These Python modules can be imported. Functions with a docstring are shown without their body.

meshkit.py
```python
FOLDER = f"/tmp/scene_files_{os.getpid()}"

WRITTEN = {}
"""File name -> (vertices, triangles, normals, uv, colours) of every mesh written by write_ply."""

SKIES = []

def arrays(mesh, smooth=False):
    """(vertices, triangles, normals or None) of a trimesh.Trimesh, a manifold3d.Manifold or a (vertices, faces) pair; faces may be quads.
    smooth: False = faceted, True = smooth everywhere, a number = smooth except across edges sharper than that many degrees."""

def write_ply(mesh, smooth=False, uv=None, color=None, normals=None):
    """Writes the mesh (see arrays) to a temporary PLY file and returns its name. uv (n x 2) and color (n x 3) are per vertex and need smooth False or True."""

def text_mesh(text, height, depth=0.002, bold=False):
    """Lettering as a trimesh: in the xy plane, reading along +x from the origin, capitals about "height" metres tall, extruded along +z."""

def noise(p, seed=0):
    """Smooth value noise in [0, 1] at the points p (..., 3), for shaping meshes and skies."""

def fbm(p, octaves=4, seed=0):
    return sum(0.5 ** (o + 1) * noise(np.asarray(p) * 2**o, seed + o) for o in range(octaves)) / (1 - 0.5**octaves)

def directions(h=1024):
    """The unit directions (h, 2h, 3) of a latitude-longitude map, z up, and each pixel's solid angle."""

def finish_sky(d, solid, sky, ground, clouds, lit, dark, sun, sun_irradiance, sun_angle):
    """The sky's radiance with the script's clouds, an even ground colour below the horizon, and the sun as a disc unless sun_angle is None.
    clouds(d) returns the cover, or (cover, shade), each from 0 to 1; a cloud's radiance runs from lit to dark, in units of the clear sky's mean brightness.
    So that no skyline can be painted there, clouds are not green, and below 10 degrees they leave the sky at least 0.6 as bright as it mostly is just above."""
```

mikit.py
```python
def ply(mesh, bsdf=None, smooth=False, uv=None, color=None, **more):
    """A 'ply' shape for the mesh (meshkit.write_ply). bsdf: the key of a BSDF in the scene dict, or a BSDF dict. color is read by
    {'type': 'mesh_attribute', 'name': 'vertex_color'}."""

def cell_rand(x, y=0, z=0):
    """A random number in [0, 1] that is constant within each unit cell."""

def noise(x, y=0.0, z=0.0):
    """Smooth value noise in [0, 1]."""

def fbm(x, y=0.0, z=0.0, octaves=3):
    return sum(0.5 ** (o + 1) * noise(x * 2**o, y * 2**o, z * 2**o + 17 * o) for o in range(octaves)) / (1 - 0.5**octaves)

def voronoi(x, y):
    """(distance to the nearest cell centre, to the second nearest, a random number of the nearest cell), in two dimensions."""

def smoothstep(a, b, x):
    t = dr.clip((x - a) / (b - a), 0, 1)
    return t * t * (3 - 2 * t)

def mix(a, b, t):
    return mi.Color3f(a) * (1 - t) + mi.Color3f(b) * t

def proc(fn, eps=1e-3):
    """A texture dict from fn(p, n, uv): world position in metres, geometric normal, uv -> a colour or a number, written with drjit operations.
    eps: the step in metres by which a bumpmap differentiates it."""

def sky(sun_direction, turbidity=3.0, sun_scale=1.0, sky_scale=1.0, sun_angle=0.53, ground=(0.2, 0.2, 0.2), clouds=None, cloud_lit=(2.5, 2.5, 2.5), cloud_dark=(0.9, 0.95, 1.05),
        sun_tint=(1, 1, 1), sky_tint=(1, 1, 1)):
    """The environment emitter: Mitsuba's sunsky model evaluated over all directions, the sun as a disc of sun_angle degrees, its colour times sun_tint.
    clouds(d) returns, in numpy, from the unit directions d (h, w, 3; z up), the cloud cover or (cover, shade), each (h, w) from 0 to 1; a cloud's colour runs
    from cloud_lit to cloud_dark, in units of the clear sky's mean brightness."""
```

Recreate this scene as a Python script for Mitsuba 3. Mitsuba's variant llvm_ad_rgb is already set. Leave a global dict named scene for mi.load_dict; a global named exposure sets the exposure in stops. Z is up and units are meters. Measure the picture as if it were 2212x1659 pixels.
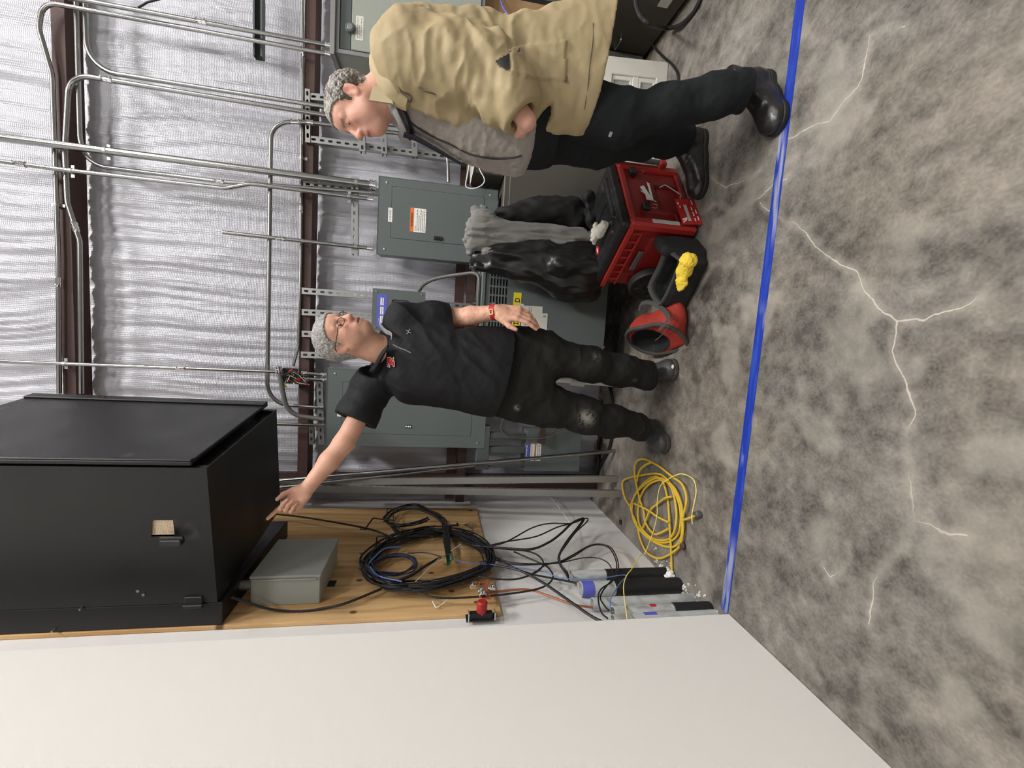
import math, random
import numpy as np, trimesh, manifold3d, drjit as dr, mitsuba as mi
import mikit, meshkit
from scipy.spatial import cKDTree
from scipy.ndimage import gaussian_filter
from shapely.geometry import Polygon, LineString, Point, box as sbox
from shapely.ops import unary_union
from mikit import proc, mix, smoothstep, noise as mnoise, fbm as mfbm, voronoi, cell_rand

scene, labels = {}, {}
T = mi.ScalarTransform4f
# ------------------------------------------------------------------ camera (the phone was held sideways: image up = room's right)
CAM_F, CAM_P, CAM_R, CAM_Y, CAM_H = 950.0, math.radians(10.01), math.radians(2.63), math.radians(-5.47), 1.3
def _cam_axes():
    cy, sy = math.cos(CAM_Y), math.sin(CAM_Y)
    f, r, u = np.array([sy, cy, 0]), np.array([cy, -sy, 0]), np.array([0, 0, 1.0])
    f2, u2 = f * math.cos(CAM_P) - u * math.sin(CAM_P), u * math.cos(CAM_P) + f * math.sin(CAM_P)
    return r * math.cos(CAM_R) + u2 * math.sin(CAM_R), u2 * math.cos(CAM_R) - r * math.sin(CAM_R), f2
CAM_RIGHT, CAM_UP, CAM_FWD = _cam_axes()
EYE = np.array([0, 0, CAM_H])
scene['camera'] = {'type': 'perspective', 'fov': math.degrees(2 * math.atan(1106 / CAM_F)), 'fov_axis': 'x', 'near_clip': 0.05, 'far_clip': 100.0,
                   'to_world': T().look_at(origin=EYE.tolist(), target=(EYE + CAM_FWD).tolist(), up=CAM_RIGHT.tolist())}
# ------------------------------------------------------------------ light: flat ceiling lamps of the hall (the room shell bounces the rest)
exposure = 0.70
LAMP_Z, CEIL_Z = 6.7, 7.1
LAMPS = [(2.1, 0.7, 78.0), (5.6, 0.7, 46.0), (1.9, -2.2, 52.0), (5.4, -2.2, 40.0), (1.9, -5.6, 24.0), (5.4, -5.6, 32.0)]
LAMP_TINT = (1.0, 0.975, 0.935)

def at(x, y, axis, val):
    """the room point seen at pixel (x, y) of the 2212 x 1659 photograph that lies on the plane coordinate[axis] = val"""
    d = CAM_RIGHT * ((829.5 - y) / CAM_F) - CAM_UP * ((x - 1106) / CAM_F) + CAM_FWD
    return EYE + (val - EYE[axis]) / d[axis] * d
def aty(x, y, Y): return at(x, y, 1, Y)
def atx(x, y, X): return at(x, y, 0, X)
def fl(x, y, z=0.0): return at(x, y, 2, z)

# ------------------------------------------------------------------ naming
def numbered(name):
    k, n = name, 0
    used = labels.keys() | {s for s in scene}
    while k in used or any(s.startswith(k + '__') for s in scene):
        n += 1; k = f'{name}_{n:03d}'
    return k
_taken = set()
def thing(name, label, cat, group=None):
    k, n = name, 0
    while k in _taken:
        n += 1; k = f'{name}_{n:03d}'
    _taken.add(k)
    labels[k] = {'label': label, 'category': cat}
    if group: labels[k]['group'] = group
    return k
def part(parent, name, mesh, mat, smooth=30, label=None, **kw):
    k, n = f'{parent}__{name}', 0
    while k in scene:
        n += 1; k = f'{parent}__{name}_{n:03d}'
    scene[k] = mikit.ply(mesh, mat, smooth=smooth, **kw)
    if label: labels[k] = {'label': label}
    return k
def single(name, label, cat, mesh, mat, smooth=30, group=None, **kw):
    k = thing(name, label, cat, group)
    scene[k] = mikit.ply(mesh, mat, smooth=smooth, **kw)
    return k
def struct(name, mesh, mat, label=None, smooth=30, **kw):
    scene[name] = mikit.ply(mesh, mat, smooth=smooth, **kw)
    labels[name] = {'kind': 'structure'}
    if label: labels[name]['label'] = label
    _taken.add(name)
    return name

# ------------------------------------------------------------------ mesh helpers
def cat(*ms):
    out = []
    for m in ms: out.extend(m if isinstance(m, (list, tuple)) else [m])
    return trimesh.util.concatenate(out)
def mv(m, t=(0, 0, 0), R=None, s=None):
    m = m.copy(); v = np.array(m.vertices)
    if s is not None: v = v * s
    if R is not None: v = v @ np.asarray(R).T
    m = trimesh.Trimesh(v + np.asarray(t), m.faces, process=False)
    return m
def rotz(a): c, s = math.cos(a), math.sin(a); return np.array([[c, -s, 0], [s, c, 0], [0, 0, 1.0]])
def rotx(a): c, s = math.cos(a), math.sin(a); return np.array([[1.0, 0, 0], [0, c, -s], [0, s, c]])
def roty(a): c, s = math.cos(a), math.sin(a); return np.array([[c, 0, s], [0, 1.0, 0], [-s, 0, c]])
def frame(fwd, up):
    """columns: forward, left, up"""
    f = np.asarray(fwd, float); f = f / np.linalg.norm(f)
    l = np.cross(np.asarray(up, float), f); l /= np.linalg.norm(l)
    return np.stack([f, l, np.cross(f, l)], 1)
def bx(lo, hi, b=0.0):
    """box between two corners with chamfered edges"""
    lo, hi = np.minimum(lo, hi).astype(float), np.maximum(lo, hi).astype(float)
    c, h = (lo + hi) / 2, (hi - lo) / 2
    b = min(b, 0.45 * h.min() * 2)
    if b <= 0:
        return trimesh.creation.box(extents=hi - lo, transform=trimesh.transformations.translation_matrix(c))
    pts = []
    for sx in (-1, 1):
        for sy in (-1, 1):
            for sz in (-1, 1):
                s = np.array([sx, sy, sz]); p = s * h
                for k in range(3):
                    q = p - s * b; q[k] = p[k]; pts.append(q)
    m = trimesh.convex.convex_hull(np.array(pts)); m.apply_translation(c); return m
def smooth_path(pts, n=8, closed=False):
    """Catmull-Rom through the points"""
    p = np.asarray(pts, float)
    q = np.vstack([p[-1], p, p[0], p[1]]) if closed else np.vstack([2 * p[0] - p[1], p, 2 * p[-1] - p[-2]])
    out = []
    for i in range(1, len(q) - 2):
        t = np.linspace(0, 1, n, endpoint=False)[:, None]
        a, b, c, d = q[i - 1], q[i], q[i + 1], q[i + 2]
        out.append(0.5 * (2 * b + (c - a) * t + (2 * a - 5 * b + 4 * c - d) * t**2 + (3 * b - a - 3 * c + d) * t**3))
    out = np.vstack(out)
    return out if closed else np.vstack([out, p[-1]])
def fillet_path(pts, r, n=7):
    """polyline with its corners rounded to radius r, as bent conduit"""
    p = [np.asarray(a, float) for a in pts]; out = [p[0]]
    rs = r if isinstance(r, (list, tuple)) else [r] * len(p)
    for i in range(1, len(p) - 1):
        a, b = p[i - 1] - p[i], p[i + 1] - p[i]; la, lb = np.linalg.norm(a), np.linalg.norm(b); a, b = a / la, b / lb
        cosang = np.clip(a @ b, -1, 1); half = math.acos(cosang) / 2
        if half > 1.55: out.append(p[i]); continue
        t = min(rs[i] / math.tan(half), 0.49 * la, 0.49 * lb)
        s, e = p[i] + a * t, p[i] + b * t
        rr = t * math.tan(half); bis = (a + b) / np.linalg.norm(a + b); c = p[i] + bis * rr / math.sin(half)
        v0, v1 = s - c, e - c; w = math.acos(np.clip(v0 @ v1 / rr**2, -1, 1))
        for k in range(n + 1):
            u = k / n
            out.append(c + (math.sin((1 - u) * w) * v0 + math.sin(u * w) * v1) / math.sin(w))
    out.append(p[-1]); return np.array(out)
def tube(path, r, n=10, closed=False, flat=1.0):
    """a round bar swept along the path; r may vary along it"""
    p = np.asarray(path, float); m = len(p)
    keep = [0] + [i for i in range(1, m) if np.linalg.norm(p[i] - p[i - 1]) > 1e-6]; r = np.broadcast_to(r, m)[keep]; p = p[keep]; m = len(p)
    t = (np.roll(p, -1, 0) - np.roll(p, 1, 0)) if closed else np.gradient(p, axis=0)
    t /= np.maximum(np.linalg.norm(t, axis=1, keepdims=True), 1e-9)
    u = np.cross(t[0], [0, 0, 1.0] if abs(t[0][2]) < 0.9 else [1.0, 0, 0]); u /= np.linalg.norm(u)
    ang = np.arange(n) * 2 * np.pi / n; V = []
    for i in range(m):
        u = u - t[i] * (u @ t[i]); u /= np.linalg.norm(u); w = np.cross(t[i], u)
        V.append(p[i] + r[i] * (np.cos(ang)[:, None] * u + flat * np.sin(ang)[:, None] * w))
    V = np.vstack(V); F = []; k = np.arange(n); k1 = (k + 1) % n
    for i in range(m if closed else m - 1):
        a, b = i * n, ((i + 1) % m) * n
        F.append(np.stack([a + k, a + k1, b + k1], 1)); F.append(np.stack([a + k, b + k1, b + k], 1))
    if not closed:
        V = np.vstack([V, p[0], p[-1]]); c = m * n
        F.append(np.stack([k1, k, k * 0 + c], 1)); F.append(np.stack([(m - 1) * n + k, (m - 1) * n + k1, k * 0 + c + 1], 1))
    return trimesh.Trimesh(V, np.vstack(F), process=False)
def cyl(a, b, r, n=16, bevel=0.0):
    a, b = np.asarray(a, float), np.asarray(b, float)
    if bevel <= 0: return tube([a, b], r, n)
    d = (b - a) / np.linalg.norm(b - a)
    return tube([a, a + d * bevel, b - d * bevel, b], [r - bevel, r, r, r - bevel], n)
def lathe(prof, n=32):
    """prof: (radius, height) pairs; turned about z"""
    m = trimesh.creation.revolve(np.asarray(prof, float), sections=n); return m
def extrude(poly, d):
    gs = getattr(poly, 'geoms', [poly])
    return cat([trimesh.creation.extrude_polygon(g, d, engine='earcut') for g in gs if g.area > 1e-9])
def on_wall(m, origin, facing='-y'):
    """a mesh drawn in xy with depth along +z, put upright on a wall: x runs to the viewer's right, y up, z out of the wall"""
    if facing == '-y': R = np.array([[1, 0, 0], [0, 0, -1], [0, 1, 0.0]])
    elif facing == '+x': R = np.array([[0, 0, 1], [1, 0, 0], [0, 1, 0.0]])
    else: R = np.eye(3)
    return mv(m, origin, R)
def rrect(w, h, r):
    return sbox(-w / 2 + r, -h / 2 + r, w / 2 - r, h / 2 - r).buffer(r, quad_segs=4)

# ------------------------------------------------------------------ distance fields for soft and organic shapes
class Field:
    def __init__(s, lo, hi, h):
        s.lo, s.h = np.asarray(lo, float), h
        s.n = np.maximum(2, np.ceil((np.asarray(hi, float) - s.lo) / h).astype(int) + 1)
        s.ax = [(s.lo[k] + h * np.arange(s.n[k])).astype(np.float32) for k in range(3)]
        s.d = np.full(s.n, 1.0, np.float32)
    def region(s, lo, hi):
        i = np.clip(np.floor((np.asarray(lo) - s.lo) / s.h).astype(int), 0, s.n - 1); j = np.clip(np.ceil((np.asarray(hi) - s.lo) / s.h).astype(int) + 1, 1, s.n)
        sl = tuple(slice(a, b) for a, b in zip(i, j))
        X = s.ax[0][sl[0]][:, None, None]; Y = s.ax[1][sl[1]][None, :, None]; Z = s.ax[2][sl[2]][None, None, :]
        return sl, X, Y, Z
    def put(s, f, lo, hi, k=0.0, op='add'):
        pad = k + 3 * s.h
        sl, X, Y, Z = s.region(np.asarray(lo) - pad, np.asarray(hi) + pad)
        a = s.d[sl]
        if a.size == 0: return s
        b = f(X, Y, Z).astype(np.float32)
        if op == 'add':
            if k > 0:
                hh = np.clip(0.5 + 0.5 * (a - b) / k, 0, 1); s.d[sl] = a + (b - a) * hh - k * hh * (1 - hh)
            else: s.d[sl] = np.minimum(a, b)
        else:
            if k > 0:
                hh = np.clip(0.5 - 0.5 * (a + b) / k, 0, 1); s.d[sl] = a + (-b - a) * hh + k * hh * (1 - hh)
            else: s.d[sl] = np.maximum(a, -b)
        return s
    def cone(s, a, b, ra, rb, k=0.0, op='add'):
        a, b = np.asarray(a, float), np.asarray(b, float); ab = b - a; L2 = max(ab @ ab, 1e-12)
        def f(X, Y, Z):
            t = np.clip(((X - a[0]) * ab[0] + (Y - a[1]) * ab[1] + (Z - a[2]) * ab[2]) / L2, 0, 1)
            return np.sqrt((X - a[0] - t * ab[0])**2 + (Y - a[1] - t * ab[1])**2 + (Z - a[2] - t * ab[2])**2) - (ra + (rb - ra) * t)
        R = max(ra, rb); return s.put(f, np.minimum(a, b) - R, np.maximum(a, b) + R, k, op)
    def chain(s, pts, rs, k=0.0, op='add'):
        for i in range(len(pts) - 1): s.cone(pts[i], pts[i + 1], rs[i], rs[i + 1], k, op)
        return s
    def ell(s, c, r, R=None, k=0.0, op='add'):
        c, r = np.asarray(c, float), np.asarray(r, float); R = np.eye(3) if R is None else R
        ext = np.sqrt(((R * r)**2).sum(1))
        def f(X, Y, Z):
            dx, dy, dz = X - c[0], Y - c[1], Z - c[2]
            q = [(R[0, i] * dx + R[1, i] * dy + R[2, i] * dz) for i in range(3)]
            k0 = np.sqrt(sum((q[i] / r[i])**2 for i in range(3))); k1 = np.sqrt(sum((q[i] / r[i]**2)**2 for i in range(3)))
            return k0 * (k0 - 1) / np.maximum(k1, 1e-6)
        return s.put(f, c - ext, c + ext, k, op)
    def rbox(s, c, half, r, R=None, k=0.0, op='add'):
        c, half = np.asarray(c, float), np.asarray(half, float); R = np.eye(3) if R is None else R
        ext = (np.abs(R) * half).sum(1)
        def f(X, Y, Z):
            dx, dy, dz = X - c[0], Y - c[1], Z - c[2]
            q = [np.abs(R[0, i] * dx + R[1, i] * dy + R[2, i] * dz) - (half[i] - r) for i in range(3)]
            return np.sqrt(sum(np.maximum(a, 0)**2 for a in q)) + np.minimum(np.maximum(np.maximum(q[0], q[1]), q[2]), 0) - r
        return s.put(f, c - ext, c + ext, k, op)
    def stack(s, sec, yaw=0.0, k=0.0, op='add', p=2.0, cap=0.01):
        """upright body of elliptical slices; sec: rows (z, cx, cy, rx, ry)"""
        sec = np.asarray(sec, float); sec = sec[np.argsort(sec[:, 0])]
        from scipy.interpolate import PchipInterpolator
        I = PchipInterpolator(sec[:, 0], sec[:, 1:], axis=0); z0, z1 = sec[0, 0], sec[-1, 0]
        c_, s_ = math.cos(yaw), math.sin(yaw)
        def f(X, Y, Z):
            g = I(np.clip(Z.ravel(), z0, z1)).astype(np.float32); cx, cy, rx, ry = (g[:, i][None, None, :] for i in range(4))
            dx, dy = X - cx, Y - cy; a, b = dx * c_ + dy * s_, -dx * s_ + dy * c_
            q = ((np.abs(a) / rx)**p + (np.abs(b) / ry)**p)**(1 / p)
            d = (q - 1) * np.minimum(rx, ry)
            e = np.maximum(Z - z1, z0 - Z) + cap
            return np.where((d > 0) & (e > 0), np.sqrt(np.maximum(d, 0)**2 + np.maximum(e, 0)**2), np.maximum(d, e)) - 0 * d if cap == 0 else np.sqrt(np.maximum(d + cap, 0)**2 + np.maximum(e, 0)**2) + np.minimum(np.maximum(d + cap, e), 0) - cap
        R = sec[:, 3:].max(); lo = [(sec[:, 1] - R).min(), (sec[:, 2] - R).min(), z0]; hi = [(sec[:, 1] + R).max(), (sec[:, 2] + R).max(), z1]
        return s.put(f, lo, hi, k, op)
    def cut(s, f):
        """keeps what lies where f < 0"""
        s.d = np.maximum(s.d, f(s.ax[0][:, None, None], s.ax[1][None, :, None], s.ax[2][None, None, :]).astype(np.float32)); return s
    def plane(s, p, n):
        p, n = np.asarray(p, float), np.asarray(n, float) / np.linalg.norm(n)
        return s.cut(lambda X, Y, Z: (X - p[0]) * n[0] + (Y - p[1]) * n[1] + (Z - p[2]) * n[2])
    def mesh(s, iso=0.0, smooth=0):
        d = s.d - iso; d = np.pad(d, 1, constant_values=1.0)
        I = d < 0
        c = np.zeros(tuple(np.array(d.shape) - 1), np.uint8)
        offs = [(i, j, k) for i in (0, 1) for j in (0, 1) for k in (0, 1)]
        sub = lambda A, o: A[o[0]:A.shape[0] - 1 + o[0], o[1]:A.shape[1] - 1 + o[1], o[2]:A.shape[2] - 1 + o[2]]
        for o in offs: c += sub(I, o)
        act = np.argwhere((c > 0) & (c < 8))
        if len(act) == 0: raise ValueError('empty field')
        ids = np.full(c.shape, -1, np.int32); ids[tuple(act.T)] = np.arange(len(act))
        val = {o: d[act[:, 0] + o[0], act[:, 1] + o[1], act[:, 2] + o[2]] for o in offs}
        acc = np.zeros((len(act), 3)); cnt = np.zeros(len(act))
        for o in offs:
            for ax in range(3):
                if o[ax] == 0:
                    q = list(o); q[ax] = 1; q = tuple(q); a, b = val[o], val[q]; m = (a < 0) != (b < 0)
                    t = a[m] / (a[m] - b[m]); pos = np.tile(np.array(o, float), (m.sum(), 1)); pos[:, ax] = t
                    acc[m] += pos; cnt[m] += 1
        V = (act + acc / np.maximum(cnt, 1)[:, None] - 1) * s.h + s.lo
        F = []
        for ax in range(3):
            sl0 = [slice(1, -1)] * 3; sl1 = [slice(1, -1)] * 3; sl0[ax] = slice(0, -1); sl1[ax] = slice(1, None)
            A, B = I[tuple(sl0)], I[tuple(sl1)]
            e = np.argwhere(A != B)
            if len(e) == 0: continue
            inside = A[tuple(e.T)]
            base = e.copy(); u, v = (ax + 1) % 3, (ax + 2) % 3
            base[:, u] += 1; base[:, v] += 1
            def cell(du, dv):
                q = base.copy(); q[:, u] -= du; q[:, v] -= dv; return ids[tuple(q.T)]
            q0, q1, q2, q3 = cell(1, 1), cell(0, 1), cell(0, 0), cell(1, 0)
            quad = np.stack([q0, q1, q2, q3], 1); quad[~inside] = quad[~inside][:, ::-1]
            F.append(quad)
        F = np.vstack(F); F = F[(F >= 0).all(1)]
        tri = np.vstack([F[:, [0, 1, 2]], F[:, [0, 2, 3]]])
        m = trimesh.Trimesh(V, tri, process=False)
        return relax(m, smooth) if smooth else m
def relax(m, times):
    from scipy.sparse import coo_matrix
    v, f = np.asarray(m.vertices, float).copy(), np.asarray(m.faces); n = len(v)
    e = np.vstack([f[:, [0, 1]], f[:, [1, 2]], f[:, [2, 0]]]); e = np.unique(np.sort(e, 1), axis=0)
    A = coo_matrix((np.ones(len(e)), (e[:, 0], e[:, 1])), (n, n)).tocsr(); A = A + A.T; deg = np.maximum(np.asarray(A.sum(1)), 1)
    for _ in range(times):
        for w in (.5, -.45): v = v + w * ((A @ v) / deg - v) * (np.asarray(A.sum(1)) > 0)
    return trimesh.Trimesh(v, f, process=False)
def normals(m):
    v, f = np.asarray(m.vertices), np.asarray(m.faces); n = np.zeros_like(v)
    c = np.cross(v[f[:, 1]] - v[f[:, 0]], v[f[:, 2]] - v[f[:, 0]])
    for k in range(3): np.add.at(n, f[:, k], c)
    return n / np.maximum(np.linalg.norm(n, axis=1, keepdims=True), 1e-12)
def rumple(m, amp, freq, seed=0, octaves=3, ridged=False, weight=None):
    v = np.asarray(m.vertices); f = meshkit.fbm(v * np.asarray(freq), octaves, seed) - 0.5
    if ridged: f = 0.25 - np.abs(f) * 1.6
    w = 1.0 if weight is None else weight(v)
    m = m.copy(); m.vertices = v + normals(m) * (amp * 2 * f * w)[:, None]; return m
def px_of(v):
    d = np.asarray(v) - EYE; z = d @ CAM_FWD
    return np.stack([1106 - CAM_F * (d @ CAM_UP) / z, 829.5 - CAM_F * (d @ CAM_RIGHT) / z], 1)
def in_poly(p, poly):
    x, y = p[:, 0], p[:, 1]; c = np.zeros(len(p), bool); q = np.asarray(poly, float); j = len(q) - 1
    for i in range(len(q)):
        c ^= ((q[i, 1] > y) != (q[j, 1] > y)) & (x < (q[j, 0] - q[i, 0]) * (y - q[i, 1]) / (q[j, 1] - q[i, 1] + 1e-12) + q[i, 0]); j = i
    return c
def skin_patch(m, poly, off, ymax=9.0):
    """the piece of a cloth's surface inside an outline, lifted off it: sewn-on pieces"""
    v, f, n = np.asarray(m.vertices), np.asarray(m.faces), normals(m); c = v[f].mean(1); cn = n[f].mean(1)
    ok = in_poly(px_of(c), poly) & ((cn * (c - EYE)).sum(1) < 0) & (c[:, 1] < ymax); g = f[ok]; u, inv = np.unique(g, return_inverse=True)
    return trimesh.Trimesh(v[u] + n[u] * off, inv.reshape(-1, 3), process=False)

# ------------------------------------------------------------------ materials
def mat(name, **kw):
    two = kw.pop('two', True)
    d = {'type': 'principled', **kw}
    for k in ('base_color',):
        if k in d and isinstance(d[k], tuple): d[k] = {'type': 'rgb', 'value': list(d[k])}
    scene[name] = {'type': 'twosided', 'bsdf': d} if two else d
    return name
def vmat(name, rough=0.6, **kw):
    scene[name] = {'type': 'twosided', 'bsdf': {'type': 'principled', 'base_color': {'type': 'mesh_attribute', 'name': 'vertex_color'}, 'roughness': rough, **kw}}
    return name
def bumped(name, bsdf, fn, scale, eps=1e-3):
    scene[name] = {'type': 'twosided', 'bsdf': {'type': 'bumpmap', 'arbitrary': proc(fn, eps), 'scale': scale, 'bsdf': bsdf}}
    return name
def rgb(*c): return {'type': 'rgb', 'value': list(c)}
mat('m_steel', base_color=(.38, .38, .37), metallic=1.0, roughness=.25, specular=.5)
mat('m_galv', base_color=(.40, .405, .395), metallic=.9, roughness=.40)
mat('m_galv_dull', base_color=(.27, .275, .265), metallic=.75, roughness=.45)
mat('m_chrome', base_color=(.85, .85, .85), metallic=1.0, roughness=.12)
mat('m_grey', base_color=(.112, .132, .132), roughness=.42, specular=.4)
mat('m_grey_dark', base_color=(.075, .088, .088), roughness=.45, specular=.4)
mat('m_grey_box', base_color=(.30, .318, .285), roughness=.42, specular=.4)
mat('m_brown', base_color=(.068, .038, .033), roughness=.55, specular=.3)
mat('m_black', base_color=(.008, .008, .009), roughness=.5)
mat('m_rubber', base_color=(.010, .010, .011), roughness=.6)
mat('m_cable', base_color=(.014, .014, .016), roughness=.5)
mat('m_cable_grey', base_color=(.085, .080, .075), roughness=.5)
mat('m_slot', base_color=(.008, .008, .008), roughness=.9)
mat('m_white', base_color=(.78, .77, .74), roughness=.5)
mat('m_offwhite', base_color=(.62, .61, .55), roughness=.5)
mat('m_blue', base_color=(.02, .05, .34), roughness=.5)
mat('m_label_blue', base_color=(.10, .11, .50), roughness=.5)
mat('m_ltblue', base_color=(.10, .18, .42), roughness=.5)
mat('m_yellow', base_color=(.60, .40, .03), roughness=.55)
mat('m_yellow_sign', base_color=(.80, .66, .03), roughness=.5)
mat('m_orange', base_color=(.75, .16, .02), roughness=.5)
mat('m_red', base_color=(.34, .018, .016), roughness=.4, specular=.5)
mat('m_redbright', base_color=(.46, .022, .022), roughness=.4)
mat('m_ink', base_color=(.02, .02, .02), roughness=.7)
mat('m_inkgrey', base_color=(.30, .30, .30), roughness=.7)
mat('m_copper', base_color=(.36, .13, .06), roughness=.5, metallic=.3)
mat('m_pvc', base_color=(.42, .44, .44), roughness=.5)
mat('m_taupe', base_color=(.072, .066, .056), roughness=.5)
mat('m_card', base_color=(.40, .24, .12), roughness=.8)

# floor: worn concrete with pale cracks
CRACKS = [[(1520, 375), (1570, 405), (1640, 370)], [(1500, 470), (1540, 440), (1590, 455), (1640, 430), (1670, 400), (1700, 390)],
          [(1640, 440), (1700, 475), (1745, 500), (1765, 545), (1850, 590), (1900, 660), (1940, 690), (1925, 760), (1950, 830), (1975, 900), (1960, 980), (1965, 1060), (1975, 1120), (1960, 1180), (1900, 1250)],
          [(1940, 690), (1990, 690), (2070, 665), (2110, 640)], [(1975, 1120), (2030, 1150), (2100, 1160)], [(1830, 1170), (1835, 1215), (1795, 1250), (1780, 1230)],
          [(1900, 1250), (1880, 1300), (1875, 1345)], [(1700, 300), (1790, 260), (1850, 190), (1880, 80), (1950, 60)]]
_segs = []
for c in CRACKS:
    q = [fl(*p)[:2] for p in c]
    for a, b in zip(q[:-1], q[1:]): _segs.append((a, b))
def floor_color(p, n, uv):
    x, y = p.x, p.y
    big = mfbm(x * 1.1 + 3.1, y * 1.1, 0.0, 4); mid = mfbm(x * 4.3 + 9, y * 4.3 + 2, 1.0, 4); fine = mfbm(x * 24, y * 24, 2.0, 5); tiny = mnoise(x * 160, y * 160, 3.0)
    wx, wy = x + 0.12 * (mfbm(x * 3, y * 3, 5.0, 3) - 0.5), y + 0.12 * (mfbm(x * 3, y * 3, 9.0, 3) - 0.5)
    swirl = mfbm(wx * 9 + 4, wy * 3.0, 7.0, 4)
    v = 0.152 + 0.065 * (big - 0.5) + 0.09 * (mid - 0.5) + 0.15 * (swirl - 0.5) + 0.17 * (fine - 0.5) + 0.05 * (tiny - 0.5)
    v = dr.clip(v, 0.07, 0.6)
    warm = mfbm(x * 1.7 + 20, y * 1.7 + 7, 4.0, 3)
    col = mix((1.02, 0.94, 0.84), (1.06, 0.94, 0.80), smoothstep(0.35, 0.7, warm)) * v
    pale = smoothstep(0.60, 0.78, mfbm(wx * 5 + 40, wy * 5 + 11, 6.0, 4))
    col = mix(col, mi.Color3f(0.33, 0.305, 0.265), 0.5 * pale)
    jx, jy = x + 0.040 * (mfbm(x * 11, y * 11, 11.0, 5) - 0.5), y + 0.040 * (mfbm(x * 11 + 5, y * 11, 13.0, 5) - 0.5)
    d = mi.Float(9.0)
    for a, b in _segs:
        ab = b - a; t = dr.clip(((jx - a[0]) * ab[0] + (jy - a[1]) * ab[1]) / float(ab @ ab), 0, 1)
        d = dr.minimum(d, dr.square(jx - a[0] - t * ab[0]) + dr.square(jy - a[1] - t * ab[1]))
    d = dr.sqrt(d); w = 0.0006 + 0.0019 * mnoise(x * 14, y * 14, 15.0)
    crack = (1 - smoothstep(w * 0.5, w * 1.6, d)) * smoothstep(0.25, 0.5, mnoise(x * 9, y * 9, 21.0))
    halo = (1 - smoothstep(0.0, 0.03, d)) * 0.25
    col = mix(col, mi.Color3f(0.44, 0.40, 0.35), halo)
    return mix(col, mi.Color3f(0.60, 0.55, 0.47), 0.62 * crack)
def floor_rough(p, n, uv): return 0.48 + 0.25 * mfbm(p.x * 6, p.y * 6, 0.0, 3)
mat('m_floor', base_color=proc(floor_color), roughness=proc(floor_rough), specular=.35)

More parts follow.
